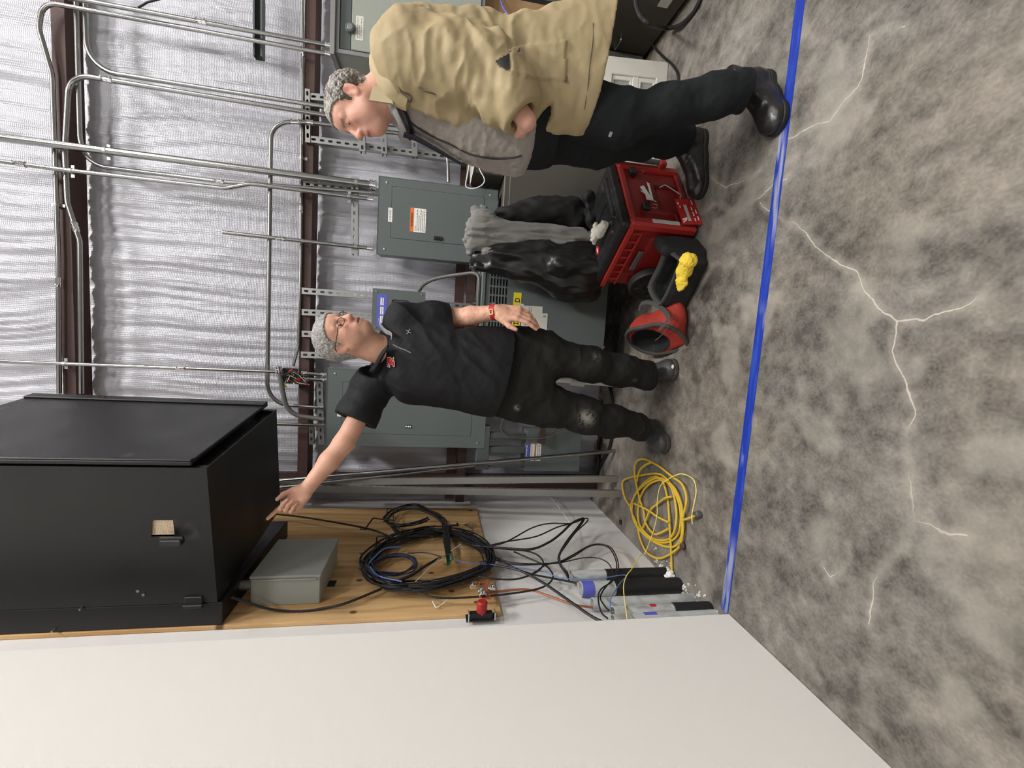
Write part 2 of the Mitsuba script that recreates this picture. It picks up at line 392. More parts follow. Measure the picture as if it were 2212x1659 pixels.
mat('m_shell', base_color=(.28, .28, .29), roughness=.8)
def plaster(p, n, uv): return 0.5 * mfbm(p.x * 90, p.y * 90, p.z * 90, 2)
bumped('m_partition', {'type': 'principled', 'base_color': rgb(.75, .735, .70), 'roughness': .75, 'specular': .25}, plaster, 0.0012)
bumped('m_drywall', {'type': 'principled', 'base_color': rgb(.70, .69, .68), 'roughness': .65, 'specular': .3}, plaster, 0.001)
# facing of the insulation blanket: shiny vinyl over woven scrim threads
def scrim(p, n, uv):
    a = dr.abs(dr.sin(p.x * 260)); b = dr.abs(dr.sin(p.z * 330))
    return 0.5 * dr.power(a, 4) + 0.5 * dr.power(b, 4) + 0.6 * mfbm(p.x * 22, p.y * 9, p.z * 7, 3)
bumped('m_vinyl', {'type': 'principled', 'base_color': rgb(.44, .44, .49), 'roughness': .27, 'specular': .8}, scrim, 0.0016)
def ply_color(p, n, uv):
    g = mfbm(p.y * 26 + 1.5 * mfbm(p.z * 2, p.y * 4, 1.0, 3), p.z * 1.6, 3.0, 4)
    r = dr.sin(60 * (p.y + 0.05 * mnoise(p.z * 3, p.y * 2, 2.0) + 0.10 * mfbm(p.z * 1.5, p.y * 3, 4.0, 3)))
    c = mix((0.62, 0.405, 0.195), (0.47, 0.275, 0.115), smoothstep(0.35, 0.75, g))
    c = mix(c, mi.Color3f(0.35, 0.19, 0.075), 0.40 * smoothstep(0.55, 1.0, r))
    d1, d2, w = voronoi(p.y * 4.5, p.z * 3.2)
    return mix(c, mi.Color3f(0.13, 0.06, 0.03), (1 - smoothstep(0.03, 0.07, d1)) * (w > 0.55))
mat('m_plywood', base_color=proc(ply_color), roughness=.6, specular=.3)
def cab_rough(p, n, uv): return 0.32 + 0.22 * mfbm(p.x * 7, p.y * 7, p.z * 7, 3)
def cab_col(p, n, uv):
    s = smoothstep(0.72, 0.80, mfbm(p.x * 5 + 3, p.y * 5, p.z * 5, 4))
    return mix((0.0060, 0.0060, 0.0065), (0.024, 0.024, 0.025), s)
mat('m_cabinet', base_color=proc(cab_col), roughness=proc(cab_rough), specular=.42)
# ================================================================== the room
XW, XP, YB = -1.235, -1.107, 3.29      # left wall with the plywood, face of the white partition, insulation of the back wall
YP = 1.605                              # end of the partition
_g = 0.02
struct('floor', trimesh.Trimesh([[-2, -9, 0], [9, -9, 0], [9, 4, 0], [-2, 4, 0]], [[0, 1, 2], [0, 2, 3]], process=False), 'm_floor', 'worn grey concrete floor with pale cracks', smooth=False)
struct('wall_left', bx((XP - .115, -9, 0), (XP, YP, CEIL_Z), .004), 'm_partition', 'smooth off-white partition wall', smooth=False)
struct('wall_left_rear', bx((XW - .1, YP - .02, 0), (XW, 3.5, CEIL_Z), 0), 'm_drywall', 'white painted wall behind the plywood board', smooth=False)
struct('wall_right', bx((9, -9, 0), (9.1, 4, CEIL_Z)), 'm_shell', smooth=False)
struct('wall_rear', bx((-2, -9.1, 0), (9, -9, CEIL_Z)), 'm_shell', smooth=False)
struct('ceiling', bx((-2, -9.1, CEIL_Z), (9.1, 4, CEIL_Z + .1)), 'm_shell', smooth=False)
# insulation blanket, held at the girts and full of upright folds
GIRTS = [(1.045, 1.108), (2.141, 2.205), (3.515, 3.585), (4.75, 4.82)]
def blanket():
    dx, dz = .0125, .03
    xs, zs = np.arange(-1.4, 4.2, dx), np.arange(0, CEIL_Z + .01, dz)
    X, Z = np.meshgrid(xs, zs, indexing='ij')
    ties = np.array([0] + [(a + b) / 2 for a, b in GIRTS] + [CEIL_Z])
    k = np.clip(np.searchsorted(ties, Z) - 1, 0, len(ties) - 2); t = (Z - ties[k]) / (ties[k + 1] - ties[k])
    bulge = np.sin(np.pi * np.clip(t, 0, 1))**0.6
    lean = .16 * (meshkit.fbm(np.stack([X * .8, Z * .9, X * 0], -1), 3, 5) - .5)
    P3 = lambda fx, fz, s: meshkit.fbm(np.stack([(X + lean * (Z - 2)) * fx, Z * fz + k * 7.3, X * 0 + s], -1), 3, s)
    y = YB + .035 - .035 * bulge - (.045 * (P3(7, .55, 2) - .5) + .044 * (P3(19, .9, 3) - .5) + .030 * (P3(40, 1.8, 4) - .5) + .010 * (P3(80, 9, 6) - .5)) * (.35 + .65 * bulge)
    V = np.stack([X, y, Z], -1).reshape(-1, 3); nx, nz = X.shape
    i = (np.arange(nx - 1)[:, None] * nz + np.arange(nz - 1)[None, :]).ravel()
    F = np.vstack([np.stack([i, i + nz, i + nz + 1], 1), np.stack([i, i + nz + 1, i + 1], 1)])
    return trimesh.Trimesh(V, F, process=False)
struct('wall_back', blanket(), 'm_vinyl', 'back wall lined with a shiny white insulation blanket', smooth=True)
struct('wall_back_outer', bx((-2, 3.48, 0), (9.1, 3.58, CEIL_Z)), 'm_partition', smooth=False)
def girt(z0, z1, depth):
    y0 = 3.17
    prof = Polygon([(y0, z0), (y0, z1), (y0 + .004, z1), (y0 + .004, z0 + .004), (y0 + depth, z0 + .004), (y0 + depth, z0)])
    m = extrude(prof, 10.2)             # drawn in (y, z), extruded along x
    return mv(m, (-1.2, 0, 0), np.array([[0, 0, 1], [1, 0, 0], [0, 1, 0.0]]))
part('wall_back', 'girt_flange', bx((-1.2, 3.235, 1.118), (4, 3.24, 1.185)), 'm_brown', smooth=False)
for a, b in GIRTS: part('wall_back', 'girt', girt(a, b, .135), 'm_brown', smooth=False, label='red-brown steel girt')
# steel column in the corner
part('wall_back', 'column', cat(bx((-1.125, 3.20, 0), (-.998, 3.209, CEIL_Z)), bx((-1.125, 3.225, 0), (-.998, 3.232, CEIL_Z)), bx((-1.066, 3.209, 0), (-1.058, 3.225, CEIL_Z))), 'm_brown', smooth=False, label='red-brown steel column in the corner')
# ceiling lamps
scene['m_lampglass'] = {'type': 'diffuse', 'reflectance': rgb(.8, .8, .8)}
for i, (lx, ly, pw) in enumerate(LAMPS):
    k = thing('ceiling_lamp', 'flat rectangular lamp hanging under the hall ceiling', 'lamp', 'lamps under the ceiling')
    part(k, 'housing', bx((lx - .33, ly - .63, LAMP_Z + .004), (lx + .33, ly + .63, LAMP_Z + .07), .01), 'm_white')
    part(k, 'rod', cyl((lx, ly, LAMP_Z + .06), (lx, ly, CEIL_Z), .008), 'm_galv')
    q = trimesh.Trimesh([[lx - .3, ly - .6, LAMP_Z], [lx + .3, ly - .6, LAMP_Z], [lx + .3, ly + .6, LAMP_Z], [lx - .3, ly + .6, LAMP_Z]], [[0, 2, 1], [0, 3, 2]], process=False)
    dk = part(k, 'diffuser', q, 'm_lampglass', smooth=False)
    scene[dk]['emitter'] = {'type': 'area', 'radiance': rgb(*[pw * t for t in LAMP_TINT])}
# blue masking tape across the floor
def ribbon(pts, w, z=0.0012, thick=.0004, rag=.0):
    p = np.array([q[:2] for q in pts]); t = np.gradient(p, axis=0); t /= np.linalg.norm(t, axis=1, keepdims=True); nrm = np.stack([-t[:, 1], t[:, 0]], 1)
    L, R = p + nrm * w / 2, p - nrm * w / 2; n = len(p)
    V = np.vstack([np.c_[L, np.full(n, z)], np.c_[R, np.full(n, z)], np.c_[L, np.zeros(n)], np.c_[R, np.zeros(n)]])
    i = np.arange(n - 1); F = np.vstack([np.stack([i + n, i + n + 1, i + 1], 1), np.stack([i + n, i + 1, i], 1), np.stack([i, i + 1, i + 1 + 2 * n], 1), np.stack([i, i + 1 + 2 * n, i + 2 * n], 1), np.stack([i + n + 1, i + n, i + 3 * n], 1), np.stack([i + n + 1, i + 3 * n, i + 1 + 3 * n], 1)])
    return trimesh.Trimesh(V, F, process=False)
ta, tb = fl(1565, 1321), fl(1737, -60)
tp = [ta + (tb - ta) * u for u in np.linspace(0, 1, 30)]
def tape_color(p, n, uv):
    scuff = smoothstep(0.52, 0.72, mfbm(p.x * 4 + 3, p.y * 40, 1.0, 4)); streak = smoothstep(0.5, 0.8, mfbm(p.x * 9, p.y * 130, 2.0, 3))
    return mix(mix((0.010, 0.032, 0.30), (0.022, 0.06, 0.38), streak), (0.36, 0.38, 0.46), 0.7 * scuff * smoothstep(0.45, 0.6, mnoise(p.x * 2.2 + 9.3, 0.0, 3.0)))
mat('m_tape', base_color=proc(tape_color), roughness=.45)
single('floor_tape', 'strip of blue masking tape stuck across the concrete floor', 'tape', ribbon(tp, .048), 'm_tape', smooth=False)
# ================================================================== electrical gear on the back wall
SL = 'm_slot'
def strut_mesh(p0, p1, n=(0, -1, 0), w=.041, d=.041, slots=True):
    """steel channel from p0 to p1, its slotted web facing n"""
    p0, p1, n = (np.asarray(a, float) for a in (p0, p1, n)); u = p1 - p0; L = np.linalg.norm(u); u /= L
    n = n - u * (n @ u); n /= np.linalg.norm(n); v = np.cross(n, u)
    web = sbox(0, -w / 2, L, w / 2)
    if slots:
        hs = [LineString([(x, 0), (x + .015, 0)]).buffer(.007, quad_segs=3) for x in np.arange(.02, L - .03, .0508)]
        web = web.difference(unary_union(hs))
    m = [extrude(web, .0026)]
    for s in (-1, 1):
        m.append(bx((0, s * (w / 2 - .0026), -d), (L, s * w / 2, .0026)))
        m.append(bx((0, s * (w / 2 - .010), -d), (L, s * (w / 2 - .0026), -d + .0026)))
    m = cat(m)
    return mv(m, p0, np.stack([u, v, n], 1))
def strut(label, p0, p1, n=(0, -1, 0), w=.041, d=.041, group=None, mat_='m_galv', slots=True):
    k = thing('strut_channel', label, 'channel', group)
    scene[k] = mikit.ply(strut_mesh(p0, p1, n, w, d, slots), mat_, smooth=False)
    return k
def coupling_mesh(a, d, r, L=.055):
    a, d = np.asarray(a, float), np.asarray(d, float) / np.linalg.norm(d)
    q = [(-.5, 1.02), (-.5, 1.3), (-.3, 1.3), (-.28, 1.15), (-.06, 1.15), (-.05, 1.32), (.05, 1.32), (.06, 1.15), (.28, 1.15), (.3, 1.3), (.5, 1.3), (.5, 1.02)]
    m = [tube([a + d * L * s for s, _ in q], [r * f for _, f in q], 14)]
    for s in (-.4, .4):
        c = a + d * L * s; m.append(cyl(c, c + np.array([0.25, -1, 0.0]) * (r * 1.3 + .006), .005, 8))
    return cat(m)
def conduit(label, pts, r, bend=.14, couplings=(), ends=(), straps=(), mat_='m_steel', group=None, name='conduit'):
    """pts: room points; couplings: fractions along the run; ends: indices 0 or -1 that carry a connector; straps: fractions"""
    k = thing(name, label, 'conduit', group)
    p = fillet_path(pts, bend, 9); part(k, 'tube', tube(p, r, 14), mat_, smooth=40)
    s = np.r_[0, np.cumsum(np.linalg.norm(np.diff(p, axis=0), axis=1))]
    def at_s(f):
        x = f * s[-1]; a = np.array([np.interp(x, s, p[:, i]) for i in range(3)]); b = np.array([np.interp(min(x + .02, s[-1]), s, p[:, i]) for i in range(3)]); c = np.array([np.interp(max(x - .02, 0), s, p[:, i]) for i in range(3)])
        return a, (b - c) / np.linalg.norm(b - c)
    for f in couplings: part(k, 'coupling', coupling_mesh(*at_s(f), r), 'm_chrome', smooth=40)
    for e in ends:
        a, d = at_s(0.0 if e == 0 else 1.0); d = d if e == 0 else -d
        part(k, 'connector', cat(tube([a, a + d * .006, a + d * .007, a + d * .028, a + d * .029, a + d * .036], [r * 1.45, r * 1.45, r * 1.22, r * 1.22, r * 1.4, r * 1.4], 14), cyl(a + d * .018, a + d * .018 + np.array([0, -1, 0]) * (r * 1.3 + .006), .004, 8)), 'm_chrome', smooth=40)
    for f in straps:
        a, d = at_s(f); w = np.cross(d, [0, 1, 0]); w /= np.linalg.norm(w)
        F_ = np.stack([d, w, np.cross(d, w)], 1)
        arc = [a + (w * math.cos(t) + np.array([0, -1, 0]) * math.sin(t)) * (r + .002) for t in np.linspace(0, math.pi, 9)]
        pl = [a + w * (r + .022) + np.array([0, r, 0])] + [a + w * (r + .002) + np.array([0, r, 0])] + arc + [a - w * (r + .002) + np.array([0, r, 0]), a - w * (r + .022) + np.array([0, r, 0])]
        pl = np.array(pl); n_ = len(pl); V = np.vstack([pl - d * .009, pl + d * .009]); i = np.arange(n_ - 1)
        part(k, 'strap', trimesh.Trimesh(V, np.vstack([np.stack([i, i + 1, i + 1 + n_], 1), np.stack([i, i + 1 + n_, i + n_], 1)]), process=False), 'm_galv', smooth=False)
    return k
Y1, Y2, Y3 = 3.085, 3.145, 3.12
def q(pts, Y): return [aty(x, y, Y) for x, y in pts]

# --- the runs that drop into the two panels and along the girts
conduit('thick straight conduit dropping from above into the grey panel with the orange warning label', q([(-60, 289), (812, 400)], Y1), .0215, ends=(-1,), straps=(.3, .945))
conduit('thin conduit with an offset kink ending beside the thick conduit on the orange-labelled panel', q([(-60, 340), (130, 366), (489, 407), (540, 397), (807, 431)], 3.075), .0125, couplings=(.105,), ends=(-1,), straps=(.22, .93))
conduit('short open-topped conduit stub standing on the panel with the orange warning label', q([(482, 502), (806, 537)], Y1 + .01), .0125, couplings=(.37,), ends=(-1,), straps=(.88,))
conduit('thin straight conduit coming down to the open junction box', q([(-60, 778), (600, 803)], Y3), .0115, couplings=(.66,), straps=(.28,))
conduit('conduit running level above the middle girt and bending down into the half-hidden panel', [aty(664, 264, 3.128), aty(585.5, 264, 3.128), aty(577, 872, 3.128), aty(700, 881, 3.11)], .0135, bend=.14, couplings=(.03,), ends=(-1,))
conduit('bent open-ended conduit stub curving from beside the junction box into the half-hidden panel', [aty(600, 792, 3.0), aty(621, 896, 3.03), aty(700, 906, 3.07)], .0150, bend=.13, ends=(0,), mat_='m_galv_dull')
conduit('short straight conduit above the left corner of the left panel', q([(430, 911), (702, 919)], Y1), .0115, ends=(-1,))
conduit('first of the two short conduits joining the junction box to the left panel', q([(652, 806), (706, 810)], Y1), .0125, ends=(0, -1))
conduit('second of the two short conduits joining the junction box to the left panel', q([(655, 818), (706, 821)], Y1), .0120, ends=(0, -1))
conduit('conduit that bends off the top girt and drops to the tall grey switch cabinet', [aty(128, 850, Y2), aty(126, 560, Y2), aty(113, 160, Y2), aty(84, 62, Y2 - .02), aty(92, 4, Y2 - .03), aty(716, 118, Y1 - .03)], .0125, bend=[.1, .1, .3, .16, .13, .1], couplings=(.18,), ends=(-1,), straps=(.30,))
conduit('straight conduit dropping to the tall switch cabinet, next to the one bent at the top', q([(100, -14), (716, 99)], Y1 - .03), .0125, couplings=(.52,), ends=(-1,))
conduit('level conduit under the top girt that bends down behind the thick conduit', [aty(162, -60, Y2), aty(173, 300, Y2), aty(182, 336, Y2), aty(216, 360, Y2), aty(483, 393, 3.10), aty(806, 416, 3.10)], .0125, bend=.16, couplings=(.66,))
conduit('conduit bending down from the top girt behind the head of the man in the coat', [aty(182, -60, Y2), aty(188, 150, Y2), aty(716, 233, Y1), aty(1000, 275, Y1)], .0135, bend=.17, couplings=(.72,))
conduit('kinked conduit running level under the top girt, then bending tightly downwards', [aty(176, 850, Y2 - .02), aty(172, 520, Y2 - .02), aty(146, 440, Y2 - .02), aty(140, 330, Y2 - .02), aty(148, 180, Y2 - .02), aty(180, 164, Y1 - .01), aty(716, 251, Y1 - .01), aty(1000, 290, Y1 - .01)], .0140, bend=[.1, .1, .2, .2, .15, .12, .1, .1], couplings=(.245, .50, .815))
conduit('conduit dropping from a coupling at the middle girt before the face of the coated man', q([(664, 264), (960, 300)], Y1), .0125, ends=(0,))
conduit('long conduit lying along the upper edge of the middle girt', q([(653, -60), (650, 560), (645, 745), (633, 790)], 3.158), .0105, couplings=(.19, .58), straps=(.45,), bend=.2)
conduit('bright short level conduit entering the side of the panel with the orange label', q([(966, 330), (969, 394)], Y2), .0115)
conduit('dark flexible whip hanging in front of the insulation near the top', [aty(x, y, 3.16) for x, y in ((298, 17), (318, 5), (352, -4), (420, -30))], .006, bend=.05, mat_='m_cable', name='flexible_whip')

# --- steel channels
def S(label, a, b, Y, group=None, **kw): return strut(label, aty(*a, Y), aty(*b, Y), group=group, **kw)
S('slotted channel standing behind the thick conduit above the panel with the orange label', (655, 397), (818, 414), 3.135)
S('level slotted channel strapping the conduits above the panel with the orange label', (766, 381), (766, 549), 3.11)
S('slotted channel above the blue-labelled box, farthest from the pointing man', (652, 628), (820, 640), 3.14)
S('slotted channel between the blue-labelled box and the face of the pointing man', (652, 674), (822, 683), 3.14)
S('slotted channel directly above the crown of the pointing man', (652, 721), (830, 728), 3.14)
S('slotted channel behind the head of the pointing man, beside the junction box', (650, 766), (705, 768), 3.14)
S('slotted channel continuing below the box with the blue label', (915, 655), (1040, 664), 3.14)
S('level slotted channel above the left panel holding its conduits', (690, 808), (694, 960), 3.13)
S('short level channel end at the upper left corner of the left panel', (672, 923), (673, 960), 3.13, w=.03, d=.03, group=None)
S('dark level channel, open side out, holding the two conduits of the tall switch cabinet', (563, -60), (563, 131), 3.168, n=(0, 1, 0), w=.052, d=.05, mat_='m_grey_dark', slots=False)
S('level channel across the middle girt clamping the conduits behind the man in the tan coat', (664, 192), (665, 308), 3.135, w=.03)
S('upright slotted rack channel behind the head of the man in the coat', (668, 208), (1010, 240), 3.14)
S('upright slotted rack channel in front of the nose of the coated man', (668, 300), (1010, 345), 3.14)
for a, b, t in (((779, 200), (783, 327), 'topmost'), ((827, 205), (830, 332), 'middle'), ((892, 215), (896, 338), 'lowest')):
    S(f'level channel of the rack behind the man in the tan coat, {t} of three', a, b, 3.09, w=.036)
# conduit nuts on the rack's channel ends
# --- panels
def panel(label, c, w, h, Yf, depth, door=None, screws=True, mat_='m_grey', inset=(.075, .075, .09, .09)):
    """c: centre (x, z); front face at y = Yf"""
    k = thing('breaker_panel', label, 'panel'); x, z = c
    part(k, 'box', bx((x - w / 2 + .006, Yf + .012, z - h / 2 + .006), (x + w / 2 - .006, Yf + depth, z + h / 2 - .006), .003), mat_, smooth=False)
    l, r, b, t = inset; dw, dh = w - l - r, h - b - t; dx, dz = x + (l - r) / 2, z + (b - t) / 2
    fr = rrect(w, h, .004).difference(mv2(rrect(dw + .004, dh + .004, .004), dx - x, dz - z))
    part(k, 'trim_cover', on_wall(extrude(fr, .004), (x, Yf + .012, z)), mat_, smooth=False)
    part(k, 'rim', cat(bx((x - w / 2, Yf + .006, z - h / 2), (x - w / 2 + .003, Yf + .03, z + h / 2)), bx((x + w / 2 - .003, Yf + .006, z - h / 2), (x + w / 2, Yf + .03, z + h / 2)), bx((x - w / 2, Yf + .006, z + h / 2 - .003), (x + w / 2, Yf + .03, z + h / 2))), mat_, smooth=False)
    d = part(k, 'door', on_wall(extrude(rrect(dw, dh, .004), .006), (dx, Yf + .012, dz)), mat_, smooth=False)
    for sx in (-1, 1):
        for sz in (-1, 1): part(k, 'screw', mv(trimesh.creation.icosphere(2, .008), (x + sx * (w / 2 - .035), Yf + .007, z + sz * (h / 2 - .05)), s=np.array([1, .5, 1])), 'm_chrome')
    return k, d, (dx, dz, dw, dh)
from shapely import affinity
def mv2(p, dx, dy): return affinity.translate(p, dx, dy)
def plate(parent, name, px, pz, w, h, Y, mat_, th=.0012, label=None, ang=0):
    m = extrude(rrect(w, h, min(.003, .2 * h)), th); m = mv(m, R=rotz(ang)); return part(parent, name, on_wall(m, (px, Y, pz)), mat_, smooth=False, label=label)
def text_on(parent, txt, px, pz, h, Y, mat_, ang=0, name='lettering', bold=True, fit=None):
    m = meshkit.text_mesh(txt, h, .0008, bold=bold); c = m.bounds.mean(0)
    s = 1.0 if fit is None else fit / (m.bounds[1, 0] - m.bounds[0, 0])
    m = mv(m, (-c[0], -c[1], 0)); m = mv(m, R=rotz(ang), s=np.array([s, 1, 1])); return part(parent, name, on_wall(m, (px, Y, pz)), mat_, smooth=False)
def fine_print(parent, px, pz, w, h, Y, rows, mat_='m_inkgrey', seed=1, ang=0):
    """rows of tiny unreadable words"""
    rnd = random.Random(seed); ms = []
    for i in range(rows):
        y = h / 2 - (i + .5) * h / rows; x = -w / 2
        while x < w / 2 - .004:
            l = min(rnd.uniform(.006, .022), w / 2 - x); ms.append(bx((x, y - h / rows * .26, 0), (x + l, y + h / rows * .26, .0006))); x += l + .004
            if rnd.random() < .08: break
    return part(parent, 'print', on_wall(mv(cat(ms), R=rotz(ang)), (px, Y, pz)), mat_, smooth=False)
YF = 3.0
tl, tr, bl = aty(818, 380, YF), aty(811, 549, YF), aty(1077, 406, YF)
pa_w, pa_h = tl[0] - tr[0], tl[2] - bl[2]; pa_c = ((tl[0] + tr[0]) / 2 + .004, (tl[2] + bl[2]) / 2)
ka, da, (dx_, dz_, dw_, dh_) = panel('grey breaker panel with an orange warning label on its door, above the jackets', pa_c, pa_w, pa_h, YF, .15, inset=(.11, .055, .09, .085))
def lab(px_, py_): p_ = aty(px_, py_, YF + .005); return p_[0], p_[2]
x_, z_ = lab(843, 464); plate(da, 'name_plate', x_, z_, .088, .026, YF + .006, 'm_white'); 
fine_print(da, x_, z_, .07, .014, YF + .0046, 2, seed=4)
x_, z_ = lab(903, 476); plate(da, 'warning_label', x_, z_, .150, .100, YF + .006, 'm_white', label='white warning label with an orange top band')
plate(da, 'warning_band', x_, z_ + .039, .150, .022, YF + .0047, 'm_orange'); text_on(da, 'WARNING', x_, z_ + .039, .013, YF + .0036, 'm_ink')
fine_print(da, x_, z_ - .012, .135, .068, YF + .0046, 6, seed=7)
x_, z_ = lab(946, 515); part(da, 'latch', cat(bx((x_ - .012, YF - .002, z_ - .028), (x_ + .012, YF + .006, z_ + .028), .002), bx((x_ - .006, YF - .006, z_ - .016), (x_ + .006, YF, z_ + .016), .002)), 'm_black', smooth=False); part(da, 'lock', cyl((x_, YF - .004, z_ - .018), (x_, YF, z_ - .018), .006), 'm_chrome')
tl, tr, bl = aty(706, 795, YF), aty(702, 962, YF), aty(1046, 967, YF)
kb, db, _ = panel('tall grey breaker panel half hidden behind the pointing man', ((tl[0] + tr[0]) / 2, (tl[2] + bl[2]) / 2), tl[0] - tr[0], tl[2] - bl[2], YF, .15, inset=(.085, .085, .10, .10))
x_, z_ = lab(733, 885); plate(db, 'name_plate', x_, z_, .090, .026, YF + .006, 'm_white'); fine_print(db, x_, z_, .07, .012, YF + .0046, 2, seed=5)
x_, z_ = lab(882, 921); part(db, 'latch', bx((x_ - .010, YF + .001, z_ - .022), (x_ + .010, YF + .006, z_ + .022), .002), 'm_black', smooth=False); part(db, 'lock', cat(*[bx((x_ - .006, YF - .003, z_ + s - .005), (x_ + .006, YF + .002, z_ + s + .005), .001) for s in (-.014, 0, .014)]), 'm_chrome', smooth=False)
# safety switch with the blue label
YD = 3.0
tl, br = aty(806, 622, YD), aty(917, 720, YD); bl2 = aty(918, 634, YD)
k = thing('safety_switch', 'small grey switch box with a blue and white label and a recessed front', 'switch box')
x0, x1, z0, z1 = br[0] + .004, tl[0] - .003, bl2[2], tl[2]; xm, zm = (x0 + x1) / 2, (z0 + z1) / 2; w_, h_ = x1 - x0, z1 - z0
part(k, 'box', bx((x0, YD + .02, z0), (x1, YD + .14, z1), .003), 'm_grey', smooth=False)
cover = rrect(w_ + .006, h_ + .006, .004).difference(mv2(rrect(w_ * .62, h_ * .34, .012), -.01, -.01))
part(k, 'cover', on_wall(extrude(cover, .012), (xm, YD + .02, zm)), 'm_grey', smooth=False)
part(k, 'recess', on_wall(extrude(rrect(w_ * .58, h_ * .31, .012), .006), (xm - .01, YD + .021, zm - .01)), 'm_grey_dark', smooth=False)
plate(k, 'blue_label', xm - .006, z1 - .058, w_ * .80, .064, YD + .008, 'm_label_blue', label='blue label with white printing')
for i, s in enumerate((-.30, .0, .30)):
    for j in (0, 1): plate(k, 'print', xm - .006 + s * w_ * .75, z1 - .052 - j * .012, w_ * .19, .009, YD + .0068, 'm_white', th=.0006)
plate(k, 'white_label', xm + .01, z0 + .05, .085, .055, YD + .008, 'm_white', label='white label with red print'); plate(k, 'label_band', xm + .01, z0 + .069, .085, .010, YD + .0068, 'm_redbright', th=.0006); fine_print(k, xm + .01, z0 + .043, .07, .03, YD + .0068, 4, seed=9)
for sx in (x0 + .016, x1 - .016):
    for sz in (z0 + .02, z1 - .02): part(k, 'screw', mv(trimesh.creation.icosphere(1, .006), (sx, YD + .008, sz)), 'm_chrome')
wp = [aty(904, 630, 3.06), aty(915, 615, 3.03), aty(935, 604, 2.99), aty(965, 597, 2.93), aty(1000, 592, 2.86), aty(1022, 590, 2.82), aty(1033, 596, 2.79), aty(1038, 612, 2.78), aty(1040, 640, 2.78), aty(1041, 700, 2.78), aty(1042, 730, 2.78)]
lidz = aty(1046, 660, 2.75)[2] + .036; wp = [np.array([p[0], p[1], max(p[2], lidz) if i > 4 else p[2]]) for i, p in enumerate(wp)]
single('flexible_conduit', 'dark grey flexible conduit looping from the switch box down onto the transformer', 'cable', tube(smooth_path(wp, 8), .0115, 10), 'm_cable_grey')

# junction box bursting with wires
k = thing('junction_box', 'open steel junction box with a tangle of coloured wires', 'electrical box')
jc = aty(627, 812, 3.08)
fr = rrect(.105, .105, .008).difference(rrect(.098, .098, .006))
part(k, 'box', cat(on_wall(extrude(fr, .05), jc + [0, .05, 0]), on_wall(extrude(rrect(.105, .105, .008), .002), jc + [0, .052, 0])), 'm_galv_dull', smooth=False)
rnd = random.Random(5)
wm = {'m_ink': 'black wire', 'm_white': 'white wire', 'm_redbright': 'red wire', 'm_greenwire': 'green wire', 'm_orange': 'orange wire'}
mat('m_greenwire', base_color=(.02, .16, .05), roughness=.5)
for i in range(34):
    c = rnd.choice(['m_ink', 'm_ink', 'm_ink', 'm_cable_grey', 'm_white', 'm_greenwire', 'm_ink'])
    a = jc + [rnd.uniform(-.03, .03), .03, rnd.uniform(-.03, .03)]
    ang = rnd.uniform(0, 6.28); out = rnd.uniform(.04, .11)
    if rnd.random() < .3: tip = jc + [rnd.uniform(-.06, 0), -.03, -rnd.uniform(.05, .13)]
    else: tip = jc + [math.cos(ang) * out * .8 + .015, -rnd.uniform(.02, .07), math.sin(ang) * out * .7 + .01]
    m1 = (a + tip) / 2 + [rnd.uniform(-.03, .03), -.04, rnd.uniform(-.03, .03)]
    part(k, 'wire', tube(smooth_path([a, m1, tip], 6), .0022, 5), c)
    if i % 4 == 0:
        d = tip - m1; d /= np.linalg.norm(d); part(k, 'wire_nut', tube([tip - d * .006, tip + d * .012, tip + d * .022], [.0075, .0065, .004], 8), rnd.choice(['m_redbright', 'm_redbright', 'm_yellow']))

# tall switch cabinet at the right
YS = 2.84
e0, e1 = aty(724, 112, YS), aty(1044, 128, YS)
xl = e0[0]; zt, zb = e0[2], aty(1044, 100, YS)[2]
k = thing('switch_cabinet', 'tall grey switch cabinet behind the man in the tan coat', 'cabinet')
part(k, 'box', bx((xl + .004, YS + .02, zb), (xl + .72, 3.15, zt), .003), 'm_grey_box', smooth=False)
part(k, 'flange', cat(bx((xl, YS, zb), (xl + .022, YS + .02, zt), .002), bx((xl, YS, zt - .02), (xl + .72, YS + .02, zt), .002), bx((xl, YS, zb), (xl + .72, YS + .02, zb + .02), .002)), 'm_galv', smooth=False)
zd = aty(760, 60, YS)[2]
part(k, 'door', bx((xl + .026, YS - .004, zb + .024), (xl + .70, YS + .022, zd), .003), 'm_grey_box', smooth=False)
part(k, 'upper_cover', bx((xl + .026, YS + .006, zd + .004), (xl + .70, YS + .022, zt - .024), .003), 'm_grey_dark', smooth=False)
kp = aty(757, 61, YS - .01); part(k, 'knob', cyl(kp + [0, .012, 0], kp + [0, -.016, 0], .027, 24, .004), 'm_grey_dark'); part(k, 'knob_cap', cyl(kp + [0, -.015, 0], kp + [0, -.019, 0], .017, 20, .002), 'm_galv')
lp = aty(777, 62, YS); plate(k, 'white_label', lp[0], lp[2], .13, .042, YS - .004, 'm_offwhite', th=.001); fine_print(k, lp[0], lp[2], .11, .03, YS - .005, 3, seed=12)
bp = aty(1022, 46, YS - .02); part(k, 'latch_ring', tube(smooth_path([bp + [.018 * math.cos(t), 0, .018 * math.sin(t)] for t in np.linspace(0, 2 * math.pi, 12, endpoint=False)], 3, True), .004, 8, True), 'm_chrome'); part(k, 'latch_pin', cyl(bp, bp + [0, .02, 0], .007), 'm_chrome')
# level angle iron in front of the cabinet top
a, b = aty(719, -60, YS - .02), aty(717, 116, YS - .02)
single('angle_iron', 'pale level steel angle along the top edge of the tall switch cabinet', 'angle iron', bx((b[0], YS - .02, b[2] - .013), (a[0], YS + .30, b[2] + .013), .002), 'm_galv', smooth=False)

